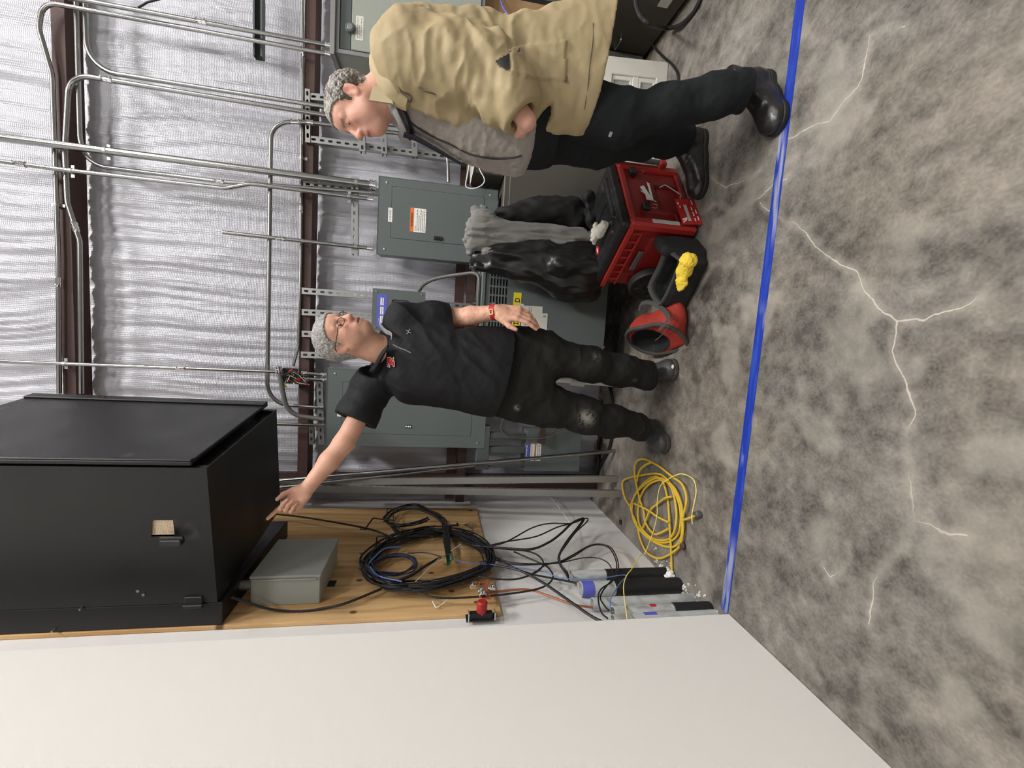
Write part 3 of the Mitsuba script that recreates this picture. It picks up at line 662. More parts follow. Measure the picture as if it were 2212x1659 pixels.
# transformer with slotted grille
YT = 2.75
tx1 = -.115; p_ = aty(1308, 690, YT); tz0 = p_[2]; tz1 = aty(1046, 660, YT)[2]; tx2 = .66
k = thing('transformer', 'big grey floor transformer with a slotted grille, yellow warning strip and paper labels', 'transformer')
YTB = 3.16
part(k, 'body', bx((tx1, YT + .004, tz0), (tx2, YTB, tz1 - .004), .004), 'm_grey', smooth=False)
gz0, gz1 = aty(1094, 660, YT)[2], aty(1057, 660, YT)[2]
holes = []
pitch_x, cols = .0535, 14
rowsz = np.linspace(gz1 - .006, gz0 + .006, 6)
for i in range(cols):
    for z in rowsz: holes.append(LineString([(tx1 + .035 + i * pitch_x, z), (tx1 + .035 + i * pitch_x + .034, z)]).buffer((rowsz[0] - rowsz[1]) * .30, quad_segs=3))
front = sbox(tx1 + .0, tz0, tx2, tz1).difference(unary_union(holes))
part(k, 'front_cover', on_wall(extrude(front, .003), (0, YT, 0)), 'm_grey', smooth=False)
part(k, 'grille_backing', bx((tx1 + .02, YT + .001, gz0 - .012), (tx2 - .02, YT + .0035, gz1 + .012)), 'm_slot', smooth=False)
part(k, 'lid', bx((tx1 - .008, YT - .012, tz1 - .002), (tx2 + .008, YTB, tz1 + .022), .004), 'm_grey', smooth=False)
for x in (tx1 + .05, tx2 - .05): part(k, 'foot', bx((x - .03, YT + .06, 0), (x + .03, YTB - .05, tz0), .004), 'm_black', smooth=False)
for x_, y_ in ((1304, 750), (1304, 790), (1042, 645), (1052, 700)): 
    p_ = aty(x_, y_, YT); part(k, 'bolt', cyl((p_[0], YT - .005, p_[2]), (p_[0], YT, p_[2]), .007, 6), 'm_galv')
c = aty(1116, 674, YT); e = aty(1117, 632, YT); x1s = e[0]; x0s = aty(1112, 792, YT)[0]; ang = 0.0
zs = (aty(1118, 632, YT)[2] + aty(1113, 722, YT)[2]) / 2
plate(k, 'warning_strip', (x0s + x1s) / 2, zs, x1s - x0s, .050, YT - .004, 'm_yellow_sign', th=.0008, label='yellow strip lettered ENERGIZED')
m_gx = aty(1113, 715, YT)[0]; m_dx = aty(1117, 648.5, YT)[0]; step = (m_dx - m_gx) / 4
for i, ch in enumerate('ENERGIZED'): text_on(k, ch, m_gx + (i - 4) * step, zs, .030, YT - .0049, 'm_ink')
c = aty(1148, 694, YT); plate(k, 'paper_label', c[0], c[2], .190, .135, YT - .004, 'm_offwhite', th=.0007, label='white printed paper label', ang=.02); fine_print(k, c[0], c[2], .175, .12, YT - .0048, 10, seed=3, ang=.02)
c = aty(1175, 695, YT); plate(k, 'paper_label', c[0], c[2], .105, .042, YT - .0042, 'm_offwhite', th=.0007, ang=.02); plate(k, 'label_mark', c[0] + .033, c[2], .016, .018, YT - .0049, 'm_inkgrey', th=.0006)
c = aty(1126, 662, YT); plate(k, 'paper_label', c[0], c[2], .035, .030, YT - .0046, 'm_offwhite', th=.0006)
# fittings and clutter standing on the transformer lid
c = np.array([aty(1024, 576, 2.86)[0], 2.86, tz1 + .02]); k = thing('conduit_fitting', 'shiny ribbed connector standing on the transformer lid', 'fitting')
part(k, 'body', mv(lathe([(0, 0), (.03, 0), (.03, .02), (.024, .022), (.024, .04), (.03, .045), (.03, .06), (.018, .062), (.018, .08), (0, .08)], 20), c), 'm_chrome'); part(k, 'locknut', mv(lathe([(.02, .02), (.036, .02), (.036, .028), (.02, .028)], 8), c), 'm_galv', smooth=False)
c = np.array([aty(1026, 655, 2.83)[0], 2.85, tz1 + .02]); k = thing('conduit_coupling', 'short bright coupling standing on the transformer lid near the watch hand', 'fitting')
part(k, 'body', mv(lathe([(.013, 0), (.019, 0), (.019, .052), (.013, .052), (.013, 0)], 18), c), 'm_steel'); part(k, 'screw', cyl(c + [0, -.018, .03], c + [0, -.026, .03], .005, 8), 'm_chrome')
a, b = np.array([aty(1028, 625, 2.82)[0], 2.81, tz1 + .034]), np.array([aty(1028, 652, 2.82)[0], 2.81, tz1 + .034])
single('marker_pen', 'blue marker pen lying on the transformer lid', 'pen', tube([a, a + (b - a) * .08, a + (b - a) * .7, a + (b - a) * .72, b], [.006, .009, .009, .0095, .008], 10), 'm_blue')

# low unit left of the pointing man: box on a strut frame
YL = 3.0
k = thing('wall_transformer', 'low grey box with blue and white labels on an open frame behind the leaning conduits', 'transformer')
a, b = aty(1134, 1016, YL), aty(1256, 936, YL)
part(k, 'body', bx((a[0], YL + .003, b[2]), (b[0], 3.2, a[2]), .004), 'm_grey', smooth=False)
part(k, 'front_cover', bx((a[0] - .004, YL - .002, b[2] - .004), (b[0] + .004, YL + .003, a[2] + .004), .002), 'm_grey', smooth=False)
zt_ = aty(1030, 960, YL)[2]
for px_, w in ((943, .042), (974, .042), (1006, .042)):
    x = aty(1090, px_, YL)[0]; part(k, 'post', bx((x - w / 2, YL + .02, a[2]), (x + w / 2, YL + .06, zt_), .003), 'm_grey_dark', smooth=False)
part(k, 'top_rail', bx((a[0] - .002, YL + .01, aty(1058, 960, YL)[2]), (b[0] + .03, YL + .07, zt_), .003), 'm_grey_dark', smooth=False)
c = aty(1150, 977, YL)
for i, (dxp, w, mt) in enumerate(((1139, .028, 'm_label_blue'), (1150, .030, 'm_white'), (1163, .036, 'm_white'))):
    c = aty(dxp, 977, YL - .003); plate(k, 'printed_label', c[0], c[2], .125, w, YL - .0022, mt, th=.001); fine_print(k, c[0], c[2], .11, w * .7, YL - .0034, 2, 'm_white' if i == 0 else 'm_inkgrey', seed=30 + i)
c = aty(1156, 977, YL - .003); plate(k, 'label_band', c[0], c[2], .125, .006, YL - .0034, 'm_orange', th=.0006)
ring = [aty(*p, 2.96) for p in ((1083, 925), (1095, 939), (1118, 946), (1150, 949), (1185, 944), (1208, 931), (1216, 912), (1208, 897), (1170, 890), (1110, 892), (1088, 905))]
single('cable_loop', 'thin grey cable loop hanging in front of the low grey box', 'cable', cat(tube(smooth_path(ring, 6, True), .0045, 8, True), tube(smooth_path([p + np.array([.012, .01, .01]) for p in ring[:9]], 6), .004, 8)), 'm_cable_grey')
a, b = aty(1150, 935, 2.965), aty(1192, 944, 2.965)
single('torn_cardboard', 'small torn piece of brown cardboard tucked behind the cable loop', 'cardboard', on_wall(extrude(Polygon([(-.07, .0), (-.05, .03), (.07, .012), (.05, -.02), (-.065, -.028)]), .004), ((a + b) / 2)), 'm_brown', smooth=False)

# struts and conduits left leaning in the corner
strut('galvanised slotted channel leaning in the corner, nearer the man', fl(1333, 1028), aty(520, 1036, 3.13), n=(1, 0.1, 0), group=None)
strut('galvanised slotted channel leaning in the corner, nearer the plywood', fl(1343, 1060), aty(500, 1046, 3.11), n=(1, 0.1, 0), group=None)
b1, t1 = fl(1329, 974), aty(560, 1043, 3.06); conduit('shiny loose conduit leaning in the corner, right one of the pair', [b1, t1], .0135)
b2, t2 = fl(1322, 977) + [0, .06, 0], aty(560, 1059, 3.02); conduit('shiny loose conduit leaning in the corner, left one of the pair', [b2, t2], .0115)
# PVC stub with tape between the legs of the pointing man
a, b = fl(1262, 822) + [0, .0, 0], None
pv = [aty(1262, 826, 3.0), aty(1232, 823, 3.0), aty(1180, 818, 3.0)]
k = thing('pvc_stub', 'white plastic pipe stub seen between the legs of the pointing man', 'pipe'); part(k, 'tube', cyl([pv[0][0], 3.0, 0], pv[2], .022), 'm_white'); part(k, 'tape_roll', cyl(pv[0] + [0, 0, .0], pv[1], .032, 18, .004), 'm_offwhite')
# black cables along the floor under the low units
for i, pp in enumerate(([(1262, 900), (1258, 930), (1257, 960), (1262, 990), (1272, 1008), (1285, 1014), (1300, 1000), (1318, 960), (1322, 920), (1322, 860), (1312, 820), (1290, 805)],
                        [(1270, 880), (1276, 915), (1284, 950), (1284, 980), (1276, 1005), (1262, 1018)],
                        [(1266, 850), (1264, 880), (1272, 940), (1290, 975), (1292, 1000), (1280, 1016)])):
    pts = [fl(x, y, .014 + .012 * i) for x, y in pp]; pts = [np.array([p[0], min(p[1], 3.2 - .02 * i), p[2]]) for p in pts]
    single('floor_cable', ['thick black cable lying in a wide loop behind the pointing man', 'black cable curving below the low grey box on the floor', 'black cable lying across the loop behind the pointing man'][i], 'cable', tube(smooth_path(pts, 8), .011, 8), 'm_rubber')
# ================================================================== the left wall: plywood, swing cabinet, coils, pipe stubs
XB = XW + .018
single('plywood_board', 'big varnished plywood board fixed to the white wall under the black cabinet', 'plywood board', bx((XW + .0015, 1.848, .955), (XB, 3.105, 3.5), .002), 'm_plywood', smooth=False)
# --- swing-out wall cabinet
k = thing('network_cabinet', 'large black wall cabinet swung slightly open high on the plywood board', 'cabinet')
HZ = (-1.115, 1.849); CA = -.141; CZ0, CZ1 = 2.121, 3.25
def cabm(m):
    R = rotz(CA); return mv(mv(m, (-HZ[0], -HZ[1], 0)), (HZ[0], HZ[1], 0), R)
def cbx(lo, hi, b=.003): return cabm(bx((HZ[0] + lo[0], HZ[1] + lo[1], lo[2]), (HZ[0] + hi[0], HZ[1] + hi[1], hi[2]), b))
part(k, 'back_section', bx((XB, 1.853, CZ0 - .015), (HZ[0] - .004, 2.66, CZ1), .004), 'm_cabinet', smooth=False)
CW, CD = .585, .735
# near side with its cut-out, as a plate; the rest of the body is a box shell behind it
side = sbox(0, CZ0, CW, CZ1).difference(affinity.translate(Polygon([(0, .055), (.0, .135), (.07, .125), (.07, .055)]), .300, CZ0 + .075))
part(k, 'side_panel', cabm(mv(on_wall(extrude(side, .003), (0, 0, 0)), (HZ[0], HZ[1] + .003, 0))), 'm_cabinet', smooth=False)
part(k, 'body', cat(cbx((0, .004, CZ0), (CW, CD, CZ0 + .003), 0), cbx((0, CD - .003, CZ0), (CW, CD, CZ1), 0), cbx((0, .004, CZ1 - .003), (CW, CD, CZ1), 0), cbx((0, .004, CZ0), (.003, CD, CZ1), 0), cbx((CW - .02, .004, CZ0), (CW - .017, CD, CZ1), 0),
    cbx((CW - .025, .0, CZ0), (CW, .025, CZ1), .002), cbx((CW - .025, CD - .025, CZ0), (CW, CD, CZ1), .002)), 'm_cabinet', smooth=False)
DZ0 = CZ0 + .045
part(k, 'door', cat(cbx((CW + .012, -.012, DZ0), (CW + .030, CD + .012, CZ1 - .02), .004)), 'm_cabinet', smooth=False)
part(k, 'door_rim', cbx((CW + .030, CD - .045, DZ0), (CW + .040, CD + .012, CZ1 - .02), .003), 'm_cabinet', smooth=False); part(k, 'door_edge', cbx((CW + .030, -.012, DZ0), (CW + .036, .012, CZ1 - .02), .003), 'm_cabinet', smooth=False)
for z in (CZ0 + .07, CZ1 - .12): part(k, 'door_pin', cabm(cyl((HZ[0] + CW + .006, HZ[1] + CD - .02, z), (HZ[0] + CW + .006, HZ[1] + CD - .02, z + .03), .008)), 'm_black')
# hinge on the seam
hc = aty(417, 1301, HZ[1] - .01)
part(k, 'hinge', cat(bx((hc[0] - .020, HZ[1] - .012, hc[2] - .032), (hc[0] + .022, HZ[1] + .004, hc[2] + .032), .003), cyl((hc[0] - .016, HZ[1] - .012, hc[2] - .034), (hc[0] - .016, HZ[1] - .012, hc[2] + .034), .008, 12)), 'm_black')
la = aty(370, 1172, HZ[1] - .08)
part(k, 'latch', cat(bx((la[0] - .012, la[1] - .012, la[2] - .036), (la[0] + .012, la[1] + .022, la[2] + .036), .004), bx((la[0] + .008, la[1] - .004, la[2] - .040), (la[0] + .022, la[1] + .010, la[2] + .040), .003)), 'm_black', smooth=False)
mat('m_perf', base_color=(.75, .60, .42), roughness=.5)
# perforated sheet seen through the handle opening
pc = aty(350, 1138, HZ[1] - .06)
hs = unary_union([Point(x, y).buffer(.0016, quad_segs=2) for i, y in enumerate(np.arange(-.055, .056, .0052)) for x in np.arange(-.045 + (i % 2) * .003, .046, .006)])
part(k, 'perforated_sheet', cabm(on_wall(extrude(sbox(-.05, -.06, .05, .06).difference(hs), .001), (pc[0] + .01, HZ[1] + .009, pc[2]))), 'm_perf', smooth=False, label='pale perforated sheet seen through a small opening')
for px_, py_, s in ((300, 1275, .010), (312, 1283, .009), (115, 1362, .006), (175, 1315, .006)):
    c = aty(px_, py_, HZ[1] - .004); part(k, 'screw', cyl((c[0], HZ[1] + .01, c[2]), (c[0], HZ[1] - .012, c[2]), s * .6, 10), 'm_galv')
# --- grey pull box under the cabinet
k = thing('pull_box', 'pale grey steel box with a hinged lid mounted on the plywood below the black cabinet', 'electrical box')
gx, gy0, gy1, gz0, gz1 = -1.080, 1.972, 2.338, 1.757, 2.052
part(k, 'body', bx((XB, gy0 + .004, gz0 + .004), (gx - .012, gy1 - .004, gz1 - .004), .003), 'm_grey_box', smooth=False)
part(k, 'lid', bx((gx - .012, gy0, gz0), (gx, gy1, gz1), .003), 'm_grey_box', smooth=False)
part(k, 'hinge', cyl((gx - .016, gy0 - .003, gz0 + .02), (gx - .016, gy0 - .003, gz1 - .02), .004, 8), 'm_grey_box')
part(k, 'nipple', cyl((-1.15, gy0 + .06, gz1 - .004), (-1.15, gy0 + .06, gz1 + .07), .021, 16), 'm_galv')
part(k, 'mounting_foot', bx((XB, gy0 + .14, gz0 - .03), (XB + .004, gy0 + .19, gz0 + .01), .001), 'm_black', smooth=False)
# --- wire hooks
def W(pts, X): return [atx(x, y, X if np.isscalar(X) else X[i]) for i, (x, y) in enumerate(pts)]
for pts, X, r, lab_ in (([(777, 1143), (788, 1144), (806, 1119), (829, 1122), (851, 1124)], [XB, XB, -1.13, -1.13, -1.13], .0042, 'black wire hook with a long arm on the plywood at the coil'),
                   ([(804, 1181), (813, 1181), (814, 1158), (836, 1158), (837, 1174)], [XB, XB, -1.15, -1.15, -1.15], .0035, 'square wire hook in the bare middle of the plywood board'),
                   ([(775, 1229), (781, 1231), (782, 1210), (789, 1214)], [XB, XB, -1.16, -1.16], .0035, 'small wire hook just left of the big cable coil'),
                   ([(607, 1163), (613, 1154), (616, 1163)], [XB, -1.16, XB], .004, 'small black wire hook above the pale grey box'),
                   ([(836, 1112), (836, 1099), (848, 1099), (850, 1119)], [XB, -1.13, -1.13, -1.13], .0035, 'wire hook that carries the small upper cable coil')):
    single('wire_hook', lab_, 'hook', tube(fillet_path(W(pts, X), .012, 3), r, 8), 'm_black')
# --- coils
def coil(px_pts, n, jit, r, X0, spread, seed, mats=('m_cable',), closed=True, parent=None, name='strand'):
    rnd = np.random.default_rng(seed)
    for i in range(n):
        off = rnd.normal(0, jit, 2); P_ = []
        wob = rnd.normal(0, jit * .5, (len(px_pts), 2)); sc = 1 + rnd.normal(0, .02); c = np.mean(px_pts, 0)
        for j, p in enumerate(px_pts):
            q_ = (np.array(p) - c) * sc + c + off + wob[j]; P_.append(atx(q_[0], q_[1], X0 + spread * rnd.random()))
        part(parent, name, tube(smooth_path(P_, 5, closed), r, 7, closed), mats[i % len(mats)])
k = thing('cable_coil', 'big coil of black cables hanging on the plywood board', 'cable coil')
main = [(790, 1217), (827, 1178), (878, 1157), (929, 1147), (979, 1153), (1030, 1171), (1054, 1194), (1051, 1222), (1013, 1241), (946, 1261), (895, 1267), (844, 1264), (807, 1249)]
coil(main, 25, 4.4, .0045, -1.205, .055, 3, parent=k)
inner = [(800, 1222), (830, 1205), (865, 1200), (892, 1208), (895, 1225), (875, 1238), (845, 1242), (812, 1238)]
mat('m_cable_blue', base_color=(.035, .04, .085), roughness=.45)
coil(inner, 7, 2.8, .0035, -1.195, .03, 5, mats=('m_cable_blue', 'm_cable', 'm_cable_blue'), parent=k)
for i, pts in enumerate(([(798, 1215), (830, 1186), (866, 1181)], [(800, 1225), (812, 1240), (830, 1248), (868, 1256)], [(795, 1220), (803, 1236), (818, 1246)], [(880, 1195), (920, 1194), (955, 1203)])):
    part(k, 'strand', tube(smooth_path(W(pts, -1.14), 6), .0036, 7), ('m_ltblue', 'm_ltblue', 'm_cable_blue', 'm_cable_blue')[i])
# tie bundle across the coil with green twist wire
for i in range(6): part(k, 'strand', tube(smooth_path(W([(958 + 2 * i, 1135), (961 + 2 * i, 1160), (962 + 2 * i, 1185), (965 + i, 1205), (967 + i, 1218)], -1.14), 5), .0036, 7), 'm_cable')
for i in range(5): part(k, 'green_tie', tube(smooth_path(W([(957 + 2 * i, 1206 - 3 * i), (963 + 2 * i, 1199), (976, 1196 + 2 * i), (978 - i, 1206 + i), (968 - i, 1222 - i), (958, 1216 + i)], [-1.125 - .004 * i] * 6), 5), .0014, 5), 'm_greenwire')
part(k, 'spoke', tube(smooth_path(W([(950, 1205), (920, 1222), (893, 1240), (858, 1256)], -1.15), 5), .007, 7), 'm_cable')
part(k, 'zip_tie', tube(W([(950, 1205), (898, 1256)], -1.135), .0022, 5), 'm_offwhite'); part(k, 'zip_tie', tube(W([(974, 1190), (995, 1176)], -1.13), .0026, 5), 'm_white')
k = thing('cable_coil', 'smaller loose coil of thin black cables hooked at the upper right of the plywood', 'cable coil')
up = [(831, 1122), (854, 1103), (895, 1093), (929, 1105), (954, 1121), (962, 1141), (964, 1171), (968, 1196)]
coil(up, 7, 2.2, .0038, -1.19, .05, 8, closed=False, parent=k)
coil([(831, 1120), (840, 1130), (861, 1134), (885, 1132), (905, 1129), (925, 1121)], 6, 1.6, .0034, -1.18, .04, 9, closed=False, parent=k)
rnd = np.random.default_rng(4)
for i in range(14):
    a = np.array([840 + rnd.random() * 12, 1130 + rnd.random() * 8]); P_ = [a, a + [10 + rnd.random() * 25, 14 + rnd.random() * 14], a + [50 + rnd.random() * 40, 8 + rnd.random() * 16], a + [90 + rnd.random() * 30, 8 + rnd.random() * 10]]
    part(k, 'strand', tube(smooth_path(W(P_, -1.17 - .03 * rnd.random()), 5), .0016, 5), 'm_cable')
part(k, 'tag', on_wall(extrude(rrect(.05, .012, .003), .004), atx(988, 1134, -1.17), '+x'), 'm_black', smooth=False)
for i in range(8): part(k, 'strand', tube(smooth_path(W([(962, 1137), (980, 1133 + i * .6), (1000, 1134), (1015 + i, 1130 + 2 * i), (1032 - 2 * i, 1134 + 2 * i)], -1.18), 4), .0012, 4), 'm_cable')
# --- single cables hanging down to the pipe stubs
def C2(p): return [(1040 + x / 6.381, 1090 + y / 6.381) for x, y in p]
mat('m_string', base_color=(.70, .68, .62), roughness=.8)
def cable(label, pts, X, r, m='m_cable', name='hanging_cable', cat_='cable', n=7):
    return single(name, label, cat_, tube(smooth_path(W(pts, X), n), r, 8), m)
def fade(n, a, b): return list(np.linspace(a, b, n))
cable('black cable arching highest above the pipe stubs, uppermost strand of the long loop', C2([(-60, 590), (300, 530), (700, 320), (950, 260), (1230, 260), (1390, 185), (1400, 240), (1200, 500), (1085, 680), (1095, 820), (1180, 930), (1205, 1040)]), [-1.17, -1.14, -1.12, -1.11, -1.10, -1.10, -1.115, -1.13, -1.14, -1.15, -1.17, -1.185], .0042)
cable('black cable just under the uppermost strand of the long loop', C2([(-60, 605), (350, 510), (750, 440), (1050, 310), (1240, 262), (1440, 190), (1455, 235), (1300, 380), (1180, 540), (1080, 690), (1085, 800), (1150, 920), (1210, 1050)]), fade(7, -1.165, -1.105) + fade(6, -1.11, -1.18), .0042)
cable('thick black bundle sweeping out of the big coil into the long loop', C2([(-120, 560), (0, 575), (400, 610), (700, 612), (930, 520), (1100, 395), (1250, 255), (1385, 195), (1370, 260), (1190, 490), (1075, 690), (1080, 810), (1170, 950)]), fade(8, -1.16, -1.115) + fade(5, -1.12, -1.18), .0068)
cable('black cable running under the long loop and bowing low over the pipe stubs', C2([(0, 640), (200, 730), (430, 800), (800, 815), (1060, 790), (1250, 700), (1480, 570), (1640, 545), (1780, 590), (1860, 720), (1890, 860), (1850, 990), (1790, 1070), (1650, 1165), (1610, 1290), (1650, 1480), (1740, 1570)]), fade(17, -1.18, -1.14), .0036)
cable('black cable doubled beside the one that bows low over the pipe stubs', C2([(0, 650), (230, 775), (500, 830), (820, 822), (1070, 800), (1270, 712), (1480, 580), (1630, 556), (1760, 600), (1840, 730), (1865, 860), (1830, 990), (1770, 1070), (1680, 1180), (1640, 1290), (1700, 1400), (1760, 1460)]), fade(17, -1.185, -1.15), .0036)
cable('thin black cable making the flatter bow over the pipe stubs', C2([(700, 950), (900, 830), (1100, 800), (1400, 735), (1600, 738), (1750, 810), (1812, 960), (1790, 1060)]), fade(8, -1.18, -1.16), .0030)
cable('black cable forming a rounded eye to the right of the big coil', C2([(100, 580), (400, 620), (620, 640), (780, 700), (852, 800), (800, 900), (650, 980), (450, 1030), (150, 1022), (-40, 990)]), fade(10, -1.17, -1.15), .0045)
cable('black cable hanging lowest under the big coil and curling up to the right', [(905, 1280), (930, 1289), (960, 1292), (1000, 1291)] + C2([(0, 1268), (300, 1240), (700, 1180), (900, 1110), (985, 1010), (960, 920), (880, 840), (700, 760), (450, 650)]), fade(13, -1.17, -1.18), .0045)
cable('thick straight black cable slanting down from the coil to the partition', C2([(-20, 790), (150, 830), (450, 885), (650, 965), (900, 1110), (1200, 1320), (1500, 1530), (1680, 1620)]), [-1.17, -1.165, -1.16, -1.155, -1.15, -1.15, -1.15, -1.15], .0065)
cable('black cable ending in a connector at the blue taped pipe', C2([(150, 700), (450, 870), (700, 960), (1000, 1020), (1250, 1070), (1310, 1100)]), fade(6, -1.18, -1.195), .0050)
cable('light blue cable running from the coil to the pipe stubs', [(963, 1202), (984, 1210), (1020, 1217), (1066, 1220)] + C2([(500, 870), (800, 910), (1000, 980), (1200, 1025), (1600, 1022), (1980, 972), (1900, 1100), (1785, 1290), (1775, 1400), (1790, 1470)]), [-1.14] * 3 + [-1.16, -1.17, -1.17, -1.17, -1.17, -1.155, -1.14, -1.14, -1.14, -1.15, -1.16], .0026, 'm_ltblue')
cable('bare copper ground wire running from the ground bar into a grey pipe', C2([(100, 1215), (400, 1180), (650, 1172), (850, 1230), (1100, 1322), (1300, 1385), (1540, 1420)]), fade(7, -1.18, -1.19), .0052, 'm_copper', name='ground_wire', cat_='wire')
cable('thin dark cable stretched from behind the pointing hand across the plywood', [(560, 1108), (654, 1117), (790, 1141), (852, 1163)], [-1.17, -1.165, -1.16, -1.17], .0055)
cx_ = [np.array(aty(x, y, Y)) for x, y, Y in ((500, 1290, 1.90), (521, 1297, 1.905), (570, 1313, 1.915), (615, 1320, 1.92), (660, 1320, 1.92), (705, 1313, 1.925))] + [atx(x, y, -1.19) for x, y in ((750, 1302), (824, 1272))]
single('hanging_cable', 'dark cable sagging across the front of the pale grey box', 'cable', tube(smooth_path(cx_, 8), .0055, 8), 'm_cable')
C6 = lambda p: [(1000 + x / 6.144, 900 + y / 6.144) for x, y in p]
cable('thin white string bent at its top, hanging against the white wall', C6([(920, 905), (975, 845), (1040, 805), (1085, 830), (1102, 865), (1072, 940), (1075, 970), (1200, 1110), (1300, 1240), (1380, 1350)]) + C2([(1190, 190), (1232, 400), (1222, 600), (1212, 800), (1200, 900), (1260, 1020)]), [-1.17] * 5 + [-1.19] * 11, .0018, 'm_string', name='string', cat_='string')
# --- ground bar
k = thing('ground_bar', 'copper ground bar with shiny lugs and a red insulator, low on the plywood', 'ground bar')
def wy(px_, py_): p = atx(px_, py_, -1.17); return p[1], p[2]
y1_, z1_ = wy(1047, 1256); y2_, z2_ = wy(1047, 1293)
yc, zc = (y1_ + y2_) / 2, (z1_ + z2_) / 2
part(k, 'bar', bx((-1.175, y2_, zc - .022), (-1.168, y1_, zc + .022), .001), 'm_copper', smooth=False)
for px_, py_ in ((1022, 1266), (1040, 1277), (1062, 1271), (1043, 1284)):
    c = atx(px_, py_, -1.155); part(k, 'lug', cat(bx(c - [.010, .010, .016], c + [.008, .010, .016], .003), cyl(c + [.0, 0, 0], c + [.02, 0, 0], .008, 8)), 'm_chrome', smooth=False)
for px_ in (1028, 1036, 1053): c = atx(px_, 1262, -1.165); part(k, 'bolt', cyl(c, c + [.012, 0, 0], .006, 6), 'm_copper')
c = atx(1041, 1312, -1.17); part(k, 'insulator', cyl(c - [.030, 0, 0], c + [.03, .0, 0], .024, 16, .006), 'm_red', label='red insulator')
c2 = atx(1039, 1327, -1.195); part(k, 'bracket', cat(bx((XB, c2[1] - .02, c2[2] - .065), (XB + .006, c2[1] + .03, c2[2] + .065), .001), bx((XB, c2[1] - .012, c2[2] - .05), (XB + .03, c2[1] + .018, c2[2] + .05), .002)), 'm_black', smooth=False)
for s in (-.06, .055): part(k, 'clip', tube([[XB + .004, c2[1] - .02, c2[2] + s], [XB + .035, c2[1] - .015, c2[2] + s], [XB + .036, c2[1] + .012, c2[2] + s]], .0025, 6), 'm_chrome')
cable('frayed white tie stub screwed to the plywood below the coil', [(934, 1298), (938, 1306), (943, 1312), (955, 1305), (967, 1294)], [-1.19, -1.2, -1.205, -1.2, -1.185], .0025, 'm_string', name='tie_stub', cat_='tie')
# --- pipe stubs rising from the slab
def pipe(label, px_mid, py_mid, px_top, r, X, split=None, mt='m_pvc', **kw):
    c = atx(px_mid, py_mid, X); zt = atx(px_top, py_mid, X)[2]
    k = thing('pipe_stub', label, 'pipe', None); y = c[1]
    prof = [(r * .84, .02), (r, 0), (r, zt), (r * .9, zt), (r * .88, zt - .05), (.0001, zt - .05)]
    if split is None: part(k, 'tube', mv(lathe(prof[1:], 24), (X, y, 0)), mt)
    else:
        zs = atx(split, py_mid, X)[2]
        part(k, 'tube', mv(lathe([(r, zs - .02), (r, zt), (r * .88, zt), (r * .86, zt - .06), (.0001, zt - .06)], 24), (X, y, 0)), mt)
        part(k, 'black_sleeve', mv(lathe([(r * 1.02, 0), (r * 1.10, .01), (r * 1.10, zs), (r * .99, zs + .002)], 24), (X, y, 0)), 'm_rubber', label='black tape wrap')
    return k, y, zt
def grime(p, n, uv): return mix((.44, .46, .455), (.22, .21, .20), smoothstep(.45, .75, mfbm(p.x * 25, p.y * 25, p.z * 9, 4)) * .8)
mat('m_pvc_dirty', base_color=proc(grime), roughness=.55)
pipe('grey plastic pipe stub with a black lower half, farthest of the row along the wall', 1365, 1240, 1230, .0275, -1.205, 1306, 'm_pvc_dirty')
k, y_, zt_ = pipe('thick grey pipe stub with blue tape at its mouth and a black lower half', 1380, 1268, 1251, .036, -1.198, 1325, 'm_pvc_dirty')
part(k, 'blue_tape', mv(lathe([(.0365, zt_ - .065), (.0368, zt_ - .065), (.0368, zt_ - .004), (.0365, zt_ - .004)], 24), (-1.198, y_, 0)), 'm_label_blue', smooth=True)
k, y_, zt_ = pipe('plain grey pipe stub that takes the copper wire', 1370, 1301, 1277, .029, -1.203, None, 'm_pvc_dirty')
k, y_, zt_ = pipe('grey pipe stub marked with a small red patch', 1390, 1322, 1322, .030, -1.165, 1456, 'm_pvc_dirty')
c = atx(1403, 1306, -1.15); part(k, 'red_patch', mv(extrude(rrect(.018, .028, .004), .001), (-1.165 + .0302, y_ - .0, c[2]), np.array([[0, 0, 1], [1, 0, 0], [0, 1, 0.0]])), 'm_redbright', smooth=False)
k, y_, zt_ = pipe('grey pipe stub half hidden by the partition edge, with a purple label', 1390, 1338, 1322, .026, -1.17, None, 'm_pvc_dirty')
c = atx(1408, 1329, -1.145); part(k, 'purple_label', bx((-1.146, y_ - .008, c[2] - .03), (-1.1435, y_ + .012, c[2] + .03), .0004), 'm_label_blue', smooth=False)
# rubble along the wall foot
rnd = np.random.default_rng(11); ms = []
for i in range(70):
    y = 1.66 + .62 * rnd.random(); x = -1.225 + abs(rnd.normal(0, .045)); s = .003 + .007 * rnd.random()**2
    m = trimesh.creation.icosphere(1, s); m.vertices *= (.6 + .8 * rnd.random((len(m.vertices), 1))); ms.append(mv(m, (x, y, s * .5)))
scene['plaster_crumbs'] = mikit.ply(cat(ms), 'm_offwhite', smooth=False); labels['plaster_crumbs'] = {'label': 'white plaster crumbs scattered at the foot of the wall by the pipes', 'category': 'debris', 'kind': 'stuff'}

